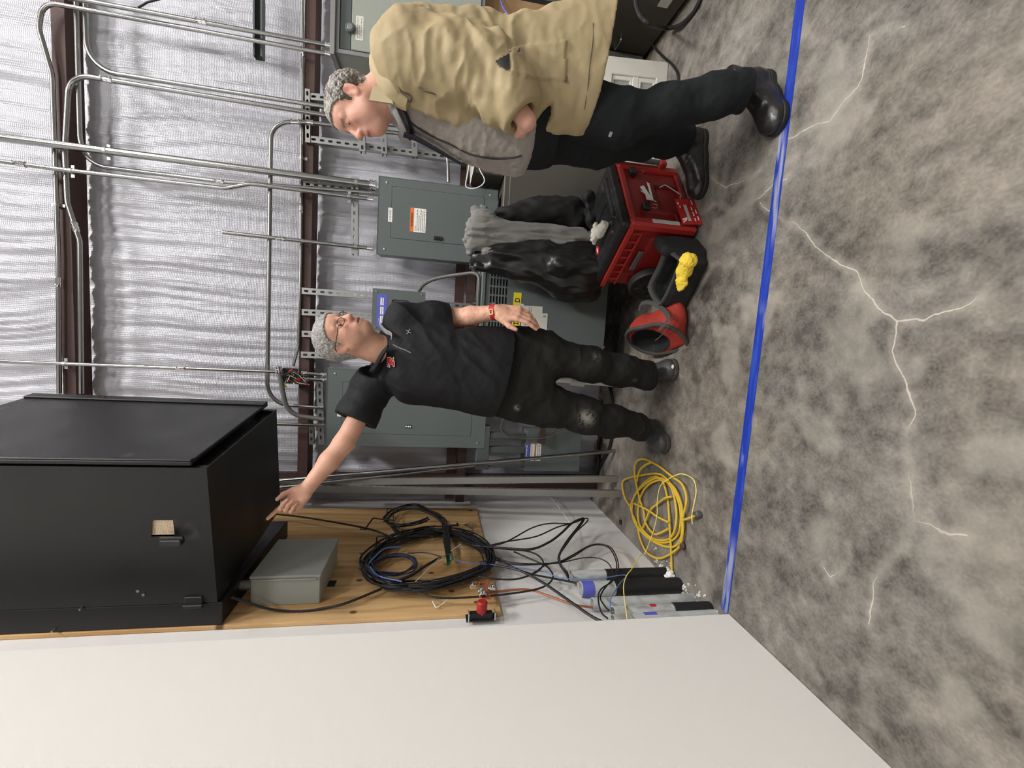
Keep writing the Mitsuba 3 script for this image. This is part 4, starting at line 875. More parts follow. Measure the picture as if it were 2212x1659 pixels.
# ================================================================== on the floor at the left
k = thing('extension_cord', 'yellow extension cord lying in a loose coil on the concrete', 'cord')
C4 = lambda p: [(1320 + x / 5.927, 980 + y / 5.927) for x, y in p]
loops = [[(780, 1530), (770, 1250), (750, 900), (730, 620), (690, 430), (640, 330), (570, 295), (480, 330), (380, 420), (300, 540), (270, 700), (300, 850), (400, 1000), (520, 1080), (650, 1110), (760, 1080), (820, 960), (840, 780), (820, 600), (770, 430), (690, 350), (590, 345), (480, 400), (400, 500), (355, 650), (345, 800), (370, 920), (470, 1040), (600, 1130), (740, 1130), (850, 1050), (890, 900), (885, 700), (830, 520), (760, 380), (660, 280), (560, 255), (430, 270), (230, 310), (150, 360), (150, 470), (190, 590), (260, 690)],
         [(260, 690), (290, 850), (370, 980), (520, 1110), (700, 1190), (830, 1180), (900, 1060), (915, 850), (900, 650), (830, 470), (740, 370), (600, 310), (450, 380), (330, 500), (260, 640), (255, 720), (330, 900), (370, 1080), (440, 1240), (540, 1320), (640, 1340), (760, 1290)],
         [(760, 1290), (880, 1180), (920, 1000), (920, 820), (960, 650), (960, 520), (900, 380), (790, 300), (640, 180), (520, 110), (420, 70), (340, 90), (305, 170), (305, 290), (360, 560), (420, 740), (440, 880), (560, 1030), (740, 960)],
         [(410, 950), (500, 730), (600, 640), (690, 570), (780, 550)], [(300, 640), (450, 710), (600, 810), (740, 880)], [(330, 360), (360, 230), (430, 150), (500, 120)], [(920, 850), (1000, 825), (1060, 800)]]
rnd = np.random.default_rng(2)
for i, lp_ in enumerate(loops):
    P_ = [fl(*p, .007 + .004 * i + .016 * rnd.random()) for p in C4(lp_)]
    part(k, 'cord', tube(smooth_path(P_, 5), .0062, 8), 'm_yellow')
c = fl(1447, 1245, .022); d = fl(1440, 1262, .022) - fl(1452, 1235, .022); d /= np.linalg.norm(d); Rm = frame(d, (0, 0, 1))
part(k, 'plug', mv(cat(bx((-.024, -.019, -.019), (.018, .019, .019), .005), bx((.010, -.022, -.022), (.018, .022, .022), .003), cyl((-.024, 0, 0), (-.036, 0, 0), .009)), c, Rm), 'm_white', smooth=False, label='white plug')
for s in (-.008, .008): part(k, 'prong', mv(bx((.018, s - .001, -.003), (.038, s + .001, .003)), c, Rm), 'm_chrome', smooth=False)
c = fl(1506, 1111, .016); part(k, 'socket_end', mv(cat(cyl((-.026, 0, 0), (.022, 0, 0), .016, 14, .004), cyl((-.04, 0, 0), (-.026, 0, 0), .009)), c, frame(fl(1509, 1111) - fl(1495, 1116), (0, 0, 1))), 'm_cable_grey', label='dark socket end')
P_ = [fl(*p, .040) for p in C4([(1040, 900), (1035, 790), (1060, 650), (1090, 480), (1060, 340), (980, 280), (880, 260), (760, 310), (650, 390), (610, 480), (590, 640), (590, 760), (560, 930), (500, 1110), (430, 1280)])]
P_ += [atx(1381, 1212, -1.2) + [.03, 0, 0]] + [atx(1220 + x / 6.9125, 1200 + y / 6.9125, -1.13) for x, y in ((1000, 200), (930, 290), (880, 440), (890, 640), (920, 860), (932, 960))]
mat('m_yellow_string', base_color=(.82, .68, .16), roughness=.7)
single('pull_string', 'thin yellow pull string trailing from the pipe stubs over the yellow cord', 'string', tube(smooth_path(P_, 6), .0024, 6), 'm_yellow_string')
def lump(label, px_, py_, s, mt, seed, flat=.5):
    m = trimesh.creation.icosphere(3, s); v = np.asarray(m.vertices); v *= (.65 + .7 * meshkit.fbm(v / s * 1.7 + seed, 3, seed))[:, None]; v[:, 2] = v[:, 2] * flat; m.vertices = v
    c = fl(px_, py_); single('debris', label, 'debris', mv(m, (c[0], c[1], -v[:, 2].min() + .0005)), mt)
lump('small brown scrap lying on the floor right of the yellow cord', 1478, 1178, .022, 'm_brown', 1)
lump('tiny dark scrap between the yellow cord and the white wall', 1342, 1128, .017, 'm_black', 2, .35)
# ================================================================== things standing on the floor
def onplane(px_, py_, p0, n):
    d = CAM_RIGHT * ((829.5 - py_) / CAM_F) - CAM_UP * ((px_ - 1106) / CAM_F) + CAM_FWD
    return EYE + d * (((np.asarray(p0) - EYE) @ n) / (d @ n))
mat('m_red_plastic', base_color=(.21, .012, .011), roughness=.42, specular=.5)
mat('m_red_light', base_color=(.34, .022, .017), roughness=.42, specular=.5)
mat('m_black_plastic', base_color=(.012, .012, .013), roughness=.42, specular=.5)
mat('m_reflector', base_color=(.50, .52, .50), roughness=.35)
TB0 = np.array([.623, 2.121, 0.0]); TE = np.array([.821, .571, 0]); TN = np.array([-.571, .821, 0]); TR = np.stack([TE, TN, [0, 0, 1.0]], 1)
TW, TD, TH = .489, .46, .372
def tb(m): return mv(m, TB0, TR)
def tbx(lo, hi, b=.004): return tb(bx(lo, hi, b))
def tface(px_, py_, off=0.0):
    q_ = TR.T @ (onplane(px_, py_, TB0 - TN * off, TN) - TB0); return q_[0], q_[2]
k = thing('rolling_toolbox', 'red rolling toolbox with a black lid and big black wheels below the hanging jackets', 'toolbox')
fld = Field((-.02, -.02, -.01), (TW + .02, TD + .02, TH + .02), .006)
fld.rbox((TW / 2, TD / 2, TH / 2 + .01), (TW / 2 - .012, TD / 2 - .012, TH / 2 - .01), .02)
fld.rbox((TW / 2, .008, .10), (.10, .02, .075), .012, k=.004, op='sub'); fld.rbox((.10, .012, TH * .52), (.03, .012, .10), .006, k=.004, op='sub')
fld.rbox((.008, TD * .48, TH - .115), (.012, .14, .045), .008, k=.004, op='sub')
part(k, 'body', tb(fld.mesh()), 'm_red_plastic', smooth=35)
part(k, 'corner_post', tbx((-.004, -.010, .012), (.052, .040, TH), .012), 'm_red_light', smooth=30); part(k, 'corner_post', tbx((TW - .052, -.010, .012), (TW + .004, .040, TH), .012), 'm_red_light', smooth=30)
part(k, 'reflector', tbx((.014, -.0125, TH * .30), (.040, -.008, TH * .70), .001), 'm_reflector', smooth=False)
part(k, 'top_rim', tb(cat(bx((.05, -.006, TH - .03), (TW - .05, .012, TH), .004), bx((-.006, .03, TH - .028), (.012, TD, TH), .004), bx((TW - .012, .03, TH - .028), (TW + .006, TD, TH), .004))), 'm_red_light', smooth=False)
part(k, 'base_rail', tb(cat(bx((.05, -.006, .012), (TW - .05, .012, .04), .004), bx((-.006, .05, .012), (.012, TD - .22, .04), .004))), 'm_red_plastic', smooth=False)
for i in range(7): part(k, 'side_rib', tbx((-.007, .055 + i * .055, TH - .075), (.006, .060 + i * .055, TH - .03), .001), 'm_red_light', smooth=False)
part(k, 'side_rib', tbx((-.007, .05, TH - .08), (.006, TD - .03, TH - .074), .001), 'm_red_light', smooth=False)
part(k, 'grip_slot', tbx((-.006, .17, TH - .145), (.004, .31, TH - .115), .006), 'm_cable_grey', smooth=False)
# lid with its moulded ridges
lid = Field((-.02, -.02, TH - .02), (TW + .02, TD + .02, TH + .09), .005)
lid.rbox((TW / 2, TD / 2, TH + .022), (TW / 2 - .004, TD / 2 - .006, .026), .016)
for x_ in (.09, .25, .40): lid.rbox((x_, TD * .55, TH + .048), (.045, .15, .012), .010, k=.012)
lid.rbox((TW / 2, .07, TH + .045), (.12, .035, .012), .010, k=.012); lid.cone((.10, .05, TH + .060), (TW - .10, .05, TH + .060), .012, .012, k=.014)
lid.rbox((TW / 2, TD * .55, TH + .056), (.02, .16, .010), .006, k=.006, op='sub'); lid.rbox((.175, TD * .5, TH + .058), (.018, .10, .012), .006, k=.006, op='sub')
part(k, 'lid', rumple(tb(lid.mesh()), .004, 28, 3), 'm_black_plastic', smooth=35)
c = tb(mv(lathe([(0, 0), (.030, 0), (.030, .003), (0, .003)], 20), s=np.array([1.0, .55, 1.0]), t=(.10, TD * .62, TH + .060))); part(k, 'badge', c, 'm_redbright', label='small red badge on the lid')
part(k, 'badge_mark', tbx((.085, TD * .62 - .004, TH + .0625), (.115, TD * .62 + .004, TH + .0645), .001), 'm_white', smooth=False)
# latches, bar handle, wire hooks
for px_, py_ in ((1395, 447), (1366, 372)):
    u, z = tface(px_, py_); part(k, 'latch', tbx((u - .026, -.016, z - .020), (u + .026, .010, z + .020), .006), 'm_black_plastic', smooth=False)
    part(k, 'latch_wire', tb(tube([(u - .02, -.014, z - .02), (u - .025, -.018, z - .045), (u + .0, -.019, z - .055), (u + .012, -.016, z - .02)], .0022, 6)), 'm_chrome')
u0, za = tface(1344, 352, .03); u1, zb_ = tface(1437, 371, .03)
part(k, 'bar_handle', tb(cat(cyl((TW - .004, -.030, zb_), (TW - .004, -.030, za), .014, 14, .004))), 'm_cable_grey')
for z in (za, zb_): part(k, 'handle_mount', tbx((TW - .03, -.046, z - .022), (TW + .012, .01, z + .022), .008), 'm_red_light', smooth=False)
u, z = tface(1465, 425); part(k, 'wire_hook', tb(tube(fillet_path([(u + .05, -.004, z + .10), (u + .055, -.022, z + .075), (u - .01, -.022, z + .0), (u - .03, -.008, z)], .012), .0035, 8)), 'm_galv')
# white slash mark moulded on the front
pts = [(1383, 403), (1398, 393), (1404, 415), (1394, 404), (1411, 432), (1392, 432)]
P_ = [tface(1382, 404), tface(1390, 401), tface(1405, 424), tface(1397, 394), tface(1402, 396), tface(1412, 434), tface(1396, 431), tface(1394, 420)]
part(k, 'white_mark', tb(mv(extrude(Polygon(P_).buffer(0), .0015), (0, -.0005, 0), np.array([[1, 0, 0], [0, 0, -1], [0, 1, 0.0]]))), 'm_white', smooth=False, label='white slanted emblem')
part(k, 'white_mark', tb(mv(extrude(LineString([tface(1384, 412), tface(1416, 436)]).buffer(.002), .0016), (0, -.0006, 0), np.array([[1, 0, 0], [0, 0, -1], [0, 1, 0.0]]))), 'm_white', smooth=False)
# wheels
wheel = lathe([(0, -.012), (.030, -.014), (.034, -.020), (.080, -.012), (.092, -.022), (.108, -.024), (.114, -.014), (.114, .014), (.108, .024), (.09, .022), (0, .015)], 36)
spk = cat(*[mv(bx((.03, -.008, -.017), (.086, .008, -.008), .002), R=rotz(a)) for a in np.arange(6) * math.pi / 3])
for side, xw in ((-1, -.032), (1, TW + .030)):
    Rw = np.array([[0, 0, 1.0], [1, 0, 0], [0, 1, 0]]) if side < 0 else np.array([[0, 0, -1.0], [-1, 0, 0], [0, 1, 0]])
    w_ = part(k, 'wheel', tb(mv(wheel, (xw, .375, .1145), Rw)), 'm_rubber')
    part(w_, 'spokes', tb(mv(spk, (xw, .375, .1145), Rw)), 'm_black_plastic', smooth=False)
    part(w_, 'hub_cap', tb(mv(lathe([(0, -.024), (.009, -.022), (.010, -.014), (0, -.014)], 14), (xw, .375, .1145), Rw)), 'm_chrome')
# telescopic handle that carries the jackets
part(k, 'tow_handle', tb(tube(fillet_path([(.14, TD + .015, .12), (.14, TD + .015, 1.085), (.35, TD + .015, 1.085), (.35, TD + .015, .12)], .03), .011, 10)), 'm_galv')
# red hang tag at the foot of the box
tag_o = onplane(1488, 458, TB0 - TN * .025, TN); q_ = TR.T @ (tag_o - TB0)
kt = thing('hang_tag', 'red printed card hanging at the lower front corner of the red toolbox', 'tag')
RT = TR @ np.array([[1, 0, 0], [0, 0, -1], [0, 1, 0.0]])
def tagm(m, dz=0.0): return mv(m, TB0 + TR @ np.array([q_[0], -.026, q_[2]]), RT @ rotx(-.12))
part(kt, 'card', tagm(extrude(rrect(.190, .112, .004), .002)), 'm_redbright', smooth=False)
rnd = random.Random(3)
part(kt, 'silver_strip', tagm(mv(extrude(rrect(.12, .016, .001), .0026), (-.01, .012, 0))), 'm_reflector', smooth=False)
part(kt, 'white_mark', tagm(mv(extrude(Polygon([(-.085, .05), (-.075, .05), (-.062, .03), (-.066, .05), (-.056, .05), (-.042, .022), (-.06, .024), (-.07, .032)]).buffer(0), .0026), (0, 0, 0))), 'm_white', smooth=False)
part(kt, 'print', tagm(cat(*[mv(extrude(rrect(rnd.uniform(.015, .04), .006, .001), .0026), (x, y, 0)) for x, y in ((-.06, -.018), (-.02, -.018), (.02, -.018), (-.05, -.036), (.0, -.036), (.06, .045), (.035, .04), (.07, -.03))])), 'm_white', smooth=False)

# --- garments hung over the tow handle
def px_rows(rows, Y, depth):
    out = []
    for r in rows:
        px_, a, b = r[:3]; d = r[3] if len(r) > 3 else depth; y = r[4] if len(r) > 4 else Y
        A, B = aty(px_, a, y), aty(px_, b, y); out.append(((A[2] + B[2]) / 2, (A[0] + B[0]) / 2, y, abs(A[0] - B[0]) / 2, d))
    return out
def cr(rows): return [(1000 + r[0] / 6.636, 410 + r[1] / 6.636, 410 + r[2] / 6.636) + tuple(r[3:]) for r in rows]
mat('m_hoodie', base_color=(.19, .188, .178), roughness=.9, sheen=.4)
mat('m_jacket', base_color=(.007, .007, .007), roughness=.36, specular=.5)
mat('m_jacket_cloth', base_color=(.004, .004, .0045), roughness=.75)
def garment(name, label, rows, Y, depth, m, amp, freq, seed, extra=None, h=.009, parts=None):
    sec = px_rows(rows, Y, depth); s_ = np.array(sec)
    lo = [(s_[:, 1] - s_[:, 3]).min() - .06, (s_[:, 2] - s_[:, 4]).min() - .06, s_[:, 0].min() - .05]; hi = [(s_[:, 1] + s_[:, 3]).max() + .06, (s_[:, 2] + s_[:, 4]).max() + .06, s_[:, 0].max() + .05]
    F_ = Field(lo, hi, h); F_.stack(sec, cap=.012, p=2.4)
    if extra: extra(F_)
    g = F_.mesh(); g = rumple(g, amp, freq, seed, 3, ridged=True); g = rumple(g, amp * .35, np.asarray(freq) * 2.3, seed + 9, 2)
    k = thing(name, label, 'jacket'); part(k, 'cloth', g, m, smooth=True); return k
hood = lambda F_: (F_.cone(aty(1026, 455, 2.58), aty(1052, 478, 2.57), .018, .024, k=.03), F_.cone(aty(1040, 447, 2.60), aty(1062, 470, 2.58), .014, .018, k=.02), F_.cone(aty(1100, 555, 2.55), aty(1115, 526, 2.54), .02, .016, k=.02),
    F_.cone(aty(1012, 520, 2.56), aty(1280, 512, 2.53), .03, .022, k=.02), F_.cone(aty(1030, 500, 2.54), aty(1260, 500, 2.53), .018, .020, k=.012), F_.cone(aty(1050, 545, 2.54), aty(1235, 524, 2.53), .022, .02, k=.012))
garment('hoodie', 'grey hooded sweatshirt hung over the tow handle between two black jackets', cr([(50, 560, 720, .05), (90, 420, 900, .075), (160, 350, 920, .08), (260, 330, 890, .08), (400, 400, 865, .07), (600, 455, 840, .065), (800, 480, 800, .06), (1000, 505, 755, .05), (1300, 522, 742, .045), (1500, 555, 762, .04), (1700, 625, 772, .035), (1800, 665, 760, .03)]), 2.58, .06, 'm_hoodie', .024, (30, 20, 2.6), 2, hood)
garment('leather_jacket', 'black leather jacket hung beside the grey hoodie, draping over the transformer front', cr([(125, 890, 1060, .03, 2.60), (250, 850, 1100, .05, 2.60), (400, 800, 1160, .06), (600, 760, 1215, .075), (800, 740, 1285, .085), (1000, 735, 1345, .09), (1200, 735, 1435, .095), (1400, 740, 1560, .10), (1600, 760, 1600, .10), (1800, 780, 1600, .09), (1890, 860, 1580, .07), (1960, 960, 1500, .05)]), 2.56, .08, 'm_jacket', .026, (9, 8, 3.2), 6,
        lambda F_: (F_.cone(aty(1172, 540, 2.50), aty(1210, 570, 2.47), .03, .04, k=.04), F_.cone(aty(1210, 570, 2.47), aty(1285, 575, 2.47), .045, .055, k=.05), F_.cone(aty(1030, 575, 2.56), aty(1290, 630, 2.52), .012, .02, k=.02)))
garment('cloth_jacket', 'plain black jacket hung at the right of the grey hoodie', cr([(440, 300, 440, .04), (600, 250, 470, .05), (800, 190, 490, .06), (1000, 125, 520, .065), (1200, 85, 540, .07), (1350, 62, 550, .075), (1500, 85, 570, .075), (1650, 190, 600, .07), (1750, 240, 560, .06), (1850, 200, 520, .05)]), 2.66, .07, 'm_jacket_cloth', .028, (11, 9, 5), 12,
        lambda F_: F_.cone(aty(1272, 428, 2.55), aty(1284, 480, 2.55), .035, .04, k=.03), h=.010)
# --- work gloves
def work_glove(label, palm, wrist, tips, thumb, r, m, seed, flat=1.0, cuff=True):
    pts = np.vstack([palm, wrist] + [t for t in tips] + [thumb]); F_ = Field(pts.min(0) - .05, pts.max(0) + .05, .0035)
    F_.cone(wrist, palm, r * 1.9, r * 2.3, k=.01)
    if cuff: F_.cone(wrist + (wrist - palm) * .45, wrist, r * 2.5, r * 2.0, k=.008)
    n = len(tips)
    for i, t in enumerate(tips):
        base = palm + (np.mean(tips[1:3], 0) - palm) * .25 + (tips[-1] - tips[0]) * ((i + .5) / n - .5) * .55
        F_.chain([base, (base + t) / 2 + [0, 0, .008], t], [r * 1.05, r, r * .85], k=.006)
    F_.chain([wrist * .4 + palm * .6, thumb], [r * 1.1, r * .85], k=.008)
    k = thing('work_glove', label, 'glove'); part(k, 'shell', rumple(F_.mesh(), .0065, 48, seed, 2, True), m, smooth=True); return k
mat('m_glove_white', base_color=(.60, .57, .50), roughness=.9); mat('m_glove_yellow', base_color=(.72, .52, .045), roughness=.8)
Zl = TH + .075
def tl_(px_, py_, z): return fl(px_, py_, z)
pc = tl_(1294, 503, Zl + .02)
ft = [tl_(1287, 484, Zl + .03), tl_(1281, 497, Zl + .035), tl_(1280, 510, Zl + .035), tl_(1283, 524, Zl + .03)]
work_glove('pale leather work glove lying on the black lid of the red toolbox', pc, pc + np.array([.03, -.05, -.005]), ft, tl_(1279, 519, Zl + .05), .012, 'm_glove_white', 4, cuff=False)
# --- open tool bag
P1, P2 = fl(1536, 570), fl(1484, 668); bu = P2 - P1; BL = np.linalg.norm(bu); bu /= BL; bn = np.array([bu[1], -bu[0], 0]); bn = bn if bn[1] > 0 else -bn
Rb = np.stack([bu, bn, [0, 0, 1.0]], 1)
mat('m_bag_black', base_color=(.011, .011, .012), roughness=.8); mat('m_bag_red', base_color=(.32, .028, .018), roughness=.75); mat('m_bag_trim', base_color=(.050, .050, .046), roughness=.8)
k = thing('tool_bag', 'open black and red cloth tool bag lying in front of the red toolbox wheel', 'bag')
BW, BH = .185, .150; bc = (P1 + P2) / 2 + bn * BW / 2
F_ = Field(bc - [.30, .30, .02], bc + [.30, .30, .30], .006)
F_.rbox(bc + [0, 0, BH / 2], (BL / 2 + .01, BW / 2, BH / 2), .03, Rb, k=.02)
F_.rbox(bc + [0, 0, BH / 2 + .05] + bn * .0, (BL / 2 - .012, BW / 2 - .018, BH / 2), .03, Rb, k=.008, op='sub')
F_.rbox(bc - bu * (BL / 2 + .005) + bn * .04 + [0, 0, .12], (.03, .07, .12), .025, Rb, k=.03)
F_.plane((0, 0, .001), (0, 0, -1))
part(k, 'black_body', rumple(F_.mesh(), .007, 17, 5), 'm_bag_black', smooth=True)
rim = [bc + bu * a * (BL / 2) + bn * b * (BW / 2 - .008) + [0, 0, BH + z] for a, b, z in ((-1, -.6, .02), (-.9, -1, .005), (0, -1, -.006), (.85, -1, .0), (1.0, -.5, .0), (1.05, .4, .0), (.85, 1, .005), (0, 1, .0), (-.9, 1, .01), (-1.02, .5, .05))]
part(k, 'rim', tube(smooth_path(rim, 6, True), .009, 8, True, 1.6), 'm_bag_trim')
rA, rB, rC = fl(1452, 686, .055), fl(1437, 718, .085), fl(1405, 728, .115)
F_ = Field(np.minimum(np.minimum(rA, rB), rC) - [.20, .20, .20], np.maximum(np.maximum(rA, rB), rC) + [.20, .20, .24], .006)
md = np.array([-.93, .37, 0]); ms_ = np.array([-md[1], md[0], 0]); Rm = np.stack([md, ms_, [0, 0, 1.0]], 1)
F_.ell(rA, (.10, .09, .06), Rm, k=.03).ell(rB, (.13, .12, .085), Rm, k=.05).ell(rC, (.13, .145, .125), Rm, k=.05).cone(fl(1440, 700, .05), fl(1462, 735, .04), .05, .04, k=.04)
mo = fl(1404, 738, .12); mn = np.array([-.80, -.28, .42]); mn /= np.linalg.norm(mn)
F_.plane(mo, mn); F_.plane((0, 0, .001), (0, 0, -1))
F_.ell(mo + mn * .02, (.10, .125, .095), frame(mn, (0, 0, 1)), k=.01, op='sub')
pm = rumple(F_.mesh(), .008, 14, 8); pc_ = np.asarray(pm.vertices)[np.asarray(pm.faces)].mean(1); qq = np.linalg.norm(((pc_ - mo - mn * .02) @ frame(mn, (0, 0, 1))) / np.array([.10, .125, .095]), axis=1)
def only(m, ok): f = np.asarray(m.faces)[ok]; u, inv = np.unique(f, return_inverse=True); return trimesh.Trimesh(np.asarray(m.vertices)[u], inv.reshape(-1, 3), process=False)
part(k, 'red_pouch', only(pm, qq > 1.10), 'm_bag_red', smooth=True, label='red cloth pouch of the bag'); part(k, 'pouch_lining', only(pm, qq <= 1.10), 'm_bag_black', smooth=True, label='black lining in the open mouth')
Fm = frame(mn, (0, 0, 1)); ring = []
v_ = np.asarray(F_.mesh().vertices); on = v_[np.abs((v_ - mo) @ mn) < .004]; L_ = (on - mo) @ Fm; an = np.arctan2(L_[:, 2], L_[:, 1])
for t in np.linspace(-math.pi, math.pi, 22, endpoint=False):
    mk = np.abs(np.angle(np.exp(1j * (an - t)))) < .22
    if mk.any(): r_ = np.hypot(L_[mk, 1], L_[mk, 2]).max(); ring.append(mo + Fm @ np.array([.002, r_ * math.cos(t), r_ * math.sin(t)]))
part(k, 'mouth_trim', tube(smooth_path(ring, 4, True), .011, 8, True), 'm_bag_trim'); 

def patch(parent, name, pxs, zoff, m, th=.004):
    P_ = [np.array(p) for p in pxs]; c = np.mean(P_, 0); n = np.cross(P_[1] - P_[0], P_[2] - P_[0]); n /= np.linalg.norm(n); n = n if n @ (EYE - c) > 0 else -n
    P_ = [p + n * zoff for p in P_]; V = P_ + [p - n * th for p in P_]; m_ = trimesh.convex.convex_hull(np.array(V)); return part(parent, name, m_, m, smooth=False)
sp = [fl(*p) for p in ((1415, 664, .12), (1441, 676, .10), (1434, 705, .14), (1418, 694, .17))]
def strap_on(px_pts, zs, w): return tube(smooth_path([fl(p[0], p[1], z) for p, z in zip(px_pts, zs)], 5), w, 6, False, .35)
part(k, 'strap', strap_on([(1380, 670), (1387, 655), (1410, 655), (1432, 668), (1444, 686), (1436, 700), (1424, 712)], [.20, .20, .17, .15, .16, .175, .185], .012), 'm_bag_trim')
part(k, 'strap', strap_on([(1459, 678), (1450, 692), (1440, 712), (1425, 728), (1416, 735)], [.12, .155, .17, .18, .18], .006), 'm_bag_trim')
part(k, 'buckle', cyl(fl(1410, 742, .12), fl(1409, 766, .10), .003, 6), 'm_chrome')
gp, gw = fl(1478, 585, .165), fl(1491, 553, .175)
work_glove('yellow work glove stuffed in the open black tool bag', gp, gp * .55 + gw * .45, [fl(1468, 618, .15), fl(1470, 623, .155), fl(1474, 620, .158), fl(1479, 613, .155)], fl(1468, 596, .16), .0155, 'm_glove_yellow', 7)
# white foot-high cabinet and clutter at the right
k = thing('gear_cabinet', 'dark taupe low cabinet on the right behind the coat, loaded with cases', 'cabinet')
cxB = 1.95; czB = aty(1290, 10, 2.55)[2]
part(k, 'body', bx((cxB, 2.05, .02), (cxB + .75, 3.15, .50), .006), 'm_taupe', smooth=False); part(k, 'plinth', bx((cxB + .03, 2.08, 0), (cxB + .72, 3.12, .02)), 'm_black', smooth=False)
part(k, 'top', bx((cxB - .008, 2.04, .50), (cxB + .76, 3.155, .525), .004), 'm_taupe', smooth=False)
a = atx(1335, 87, cxB); part(k, 'handle', tube(fillet_path([a + [.0, .05, 0], a + [-.03, .05, 0], a + [-.03, -.05, 0], a + [0, -.05, 0]], .012), .005, 8), 'm_chrome')
p_ = atx(1440, 1, cxB - .003); part(k, 'label', bx(p_ - [.002, .05, .03], p_ + [.002, .05, .03]), 'm_offwhite', smooth=False)
k = thing('base_unit', 'wide taupe metal unit against the back wall, beside the panel with the orange label', 'cabinet')
part(k, 'body', bx((.80, 2.92, .04), (1.93, 3.16, .915), .006), 'm_taupe', smooth=False); part(k, 'foot', bx((.84, 2.96, 0), (.92, 3.14, .04)), 'm_black', smooth=False); part(k, 'foot', bx((1.82, 2.96, 0), (1.9, 3.14, .04)), 'm_black', smooth=False)
part(k, 'front_panel', bx((.84, 2.914, .10), (1.90, 2.921, .88), .003), 'm_taupe', smooth=False); part(k, 'upper_section', bx((1.062, 2.922, .917), (1.93, 3.16, 1.15), .006), 'm_taupe', smooth=False)
k = thing('cardboard_box', 'brown cardboard box standing on the taupe cabinet at the right', 'box')
part(k, 'carton', bx((cxB + .02, 2.93, .526), (cxB + .42, 3.13, 1.11), .004), 'm_card', smooth=False); part(k, 'tape', bx((cxB + .018, 2.99, .526), (cxB + .2, 3.05, 1.112), .001), 'm_offwhite', smooth=False)
k = thing('equipment_case', 'grey instrument with a ribbed panel on the taupe cabinet, behind the coat hem', 'case')
part(k, 'shell', bx((cxB + .03, 2.42, .526), (cxB + .50, 2.74, .95), .012), 'm_grey_dark', smooth=False)
for i in range(3): part(k, 'rib', bx((cxB + .018, 2.45 + i * .09, .54), (cxB + .032, 2.50 + i * .09, .94), .004), 'm_grey_box', smooth=False)
k = thing('equipment_case', 'grey case with a dark red stripe near the edge of the taupe cabinet', 'case')
part(k, 'shell', bx((cxB + .03, 2.12, .526), (cxB + .45, 2.38, .78), .012), 'm_grey_dark', smooth=False); part(k, 'stripe', bx((cxB + .024, 2.13, .56), (cxB + .032, 2.37, .59), .002), 'm_red', smooth=False)
single('paper_board', 'white board lying on the grey ribbed instrument beside the cardboard box', 'board', mv(bx((0, 0, 0), (.06, .30, .012), .002), (cxB + .03, 2.44, .952), rotx(.0)), 'm_white', smooth=False)
single('blue_cord', 'thin blue cord draped over the cardboard box and the cases', 'cord', tube(smooth_path([aty(1078, -10, 2.9), aty(1086, 15, 2.85), aty(1100, 34, 2.8), aty(1120, 50, 2.75), aty(1146, 60, 2.72), aty(1160, 64, 2.75)], 6), .005, 7), 'm_label_blue')
# black cable loop and yellow plug at the cabinet's foot
P_ = [aty(1374, -14, 2.25), aty(1374, 10, 2.25), aty(1384, 36, 2.22), aty(1405, 53, 2.20), fl(1435, 61, .07), fl(1465, 56, .03), fl(1492, 34, .012), fl(1508, 10, .012), fl(1520, -25, .012)]
single('black_cable', 'thick black cable hooking down to the floor at the right edge', 'cable', tube(smooth_path(P_, 8), .011, 8), 'm_rubber')
P_ = [fl(1405, 78, .05), fl(1412, 100, .02), fl(1432, 122, .012), fl(1450, 138, .012), fl(1462, 155, .012), fl(1465, 172, .012), fl(1458, 195, .012)]
k = thing('power_cord', 'black cord with a yellow plug on the floor by the white framed panel', 'cord'); part(k, 'cord', tube(smooth_path(P_, 8), .007, 8), 'm_rubber')
a, b = fl(1396, 93, .05), fl(1405, 82, .05); part(k, 'plug', cyl(a, b, .020, 14, .005), 'm_yellow', label='yellow plug'); part(k, 'plug_collar', cyl(b, b + (b - a) * .5, .024, 14, .004), 'm_black')
# white framed panel leaning low against the taupe unit
k = thing('window_sash', 'white framed panel with long recessed panes leaning low behind the legs of the coated man', 'window panel')
B1, B0 = fl(1445, 134), fl(1427, 358); u = B0 - B1; SL = np.linalg.norm(u); u /= SL; nb = np.array([u[1], -u[0], 0]); nb = nb if nb[1] < 0 else -nb
T1 = onplane(1303, 104, B1 + np.array([0, .10, 0]), np.array([nb[0], nb[1], 0]))
SH = float(T1[2]); lean = -.10; 
Rs = np.stack([-u, -nb, [0, 0, 1.0]], 1) @ rotx(lean)        # x to the right, y away, z up
def sash(m): return mv(m, B0 + np.array([0, 0, .0]), Rs)
fr_, md_ = .070, SH * .50
for lo, hi, nm in (((0, 0, 0), (SL, .04, fr_), 'bottom_rail'), ((0, 0, SH - .045), (SL, .04, SH + .02), 'top_rail'), ((0, 0, 0), (fr_, .04, SH + .02), 'stile'), ((SL - fr_ - .03, 0, 0), (SL, .04, SH + .02), 'stile'), ((fr_, .008, md_ - .02), (SL - fr_, .036, md_ + .02), 'mid_rail')):
    part(k, nm, sash(bx(lo, hi, .004)), 'm_offwhite', smooth=False)
mat('m_pane', base_color=(.30, .32, .29), roughness=.2, specular=.6)
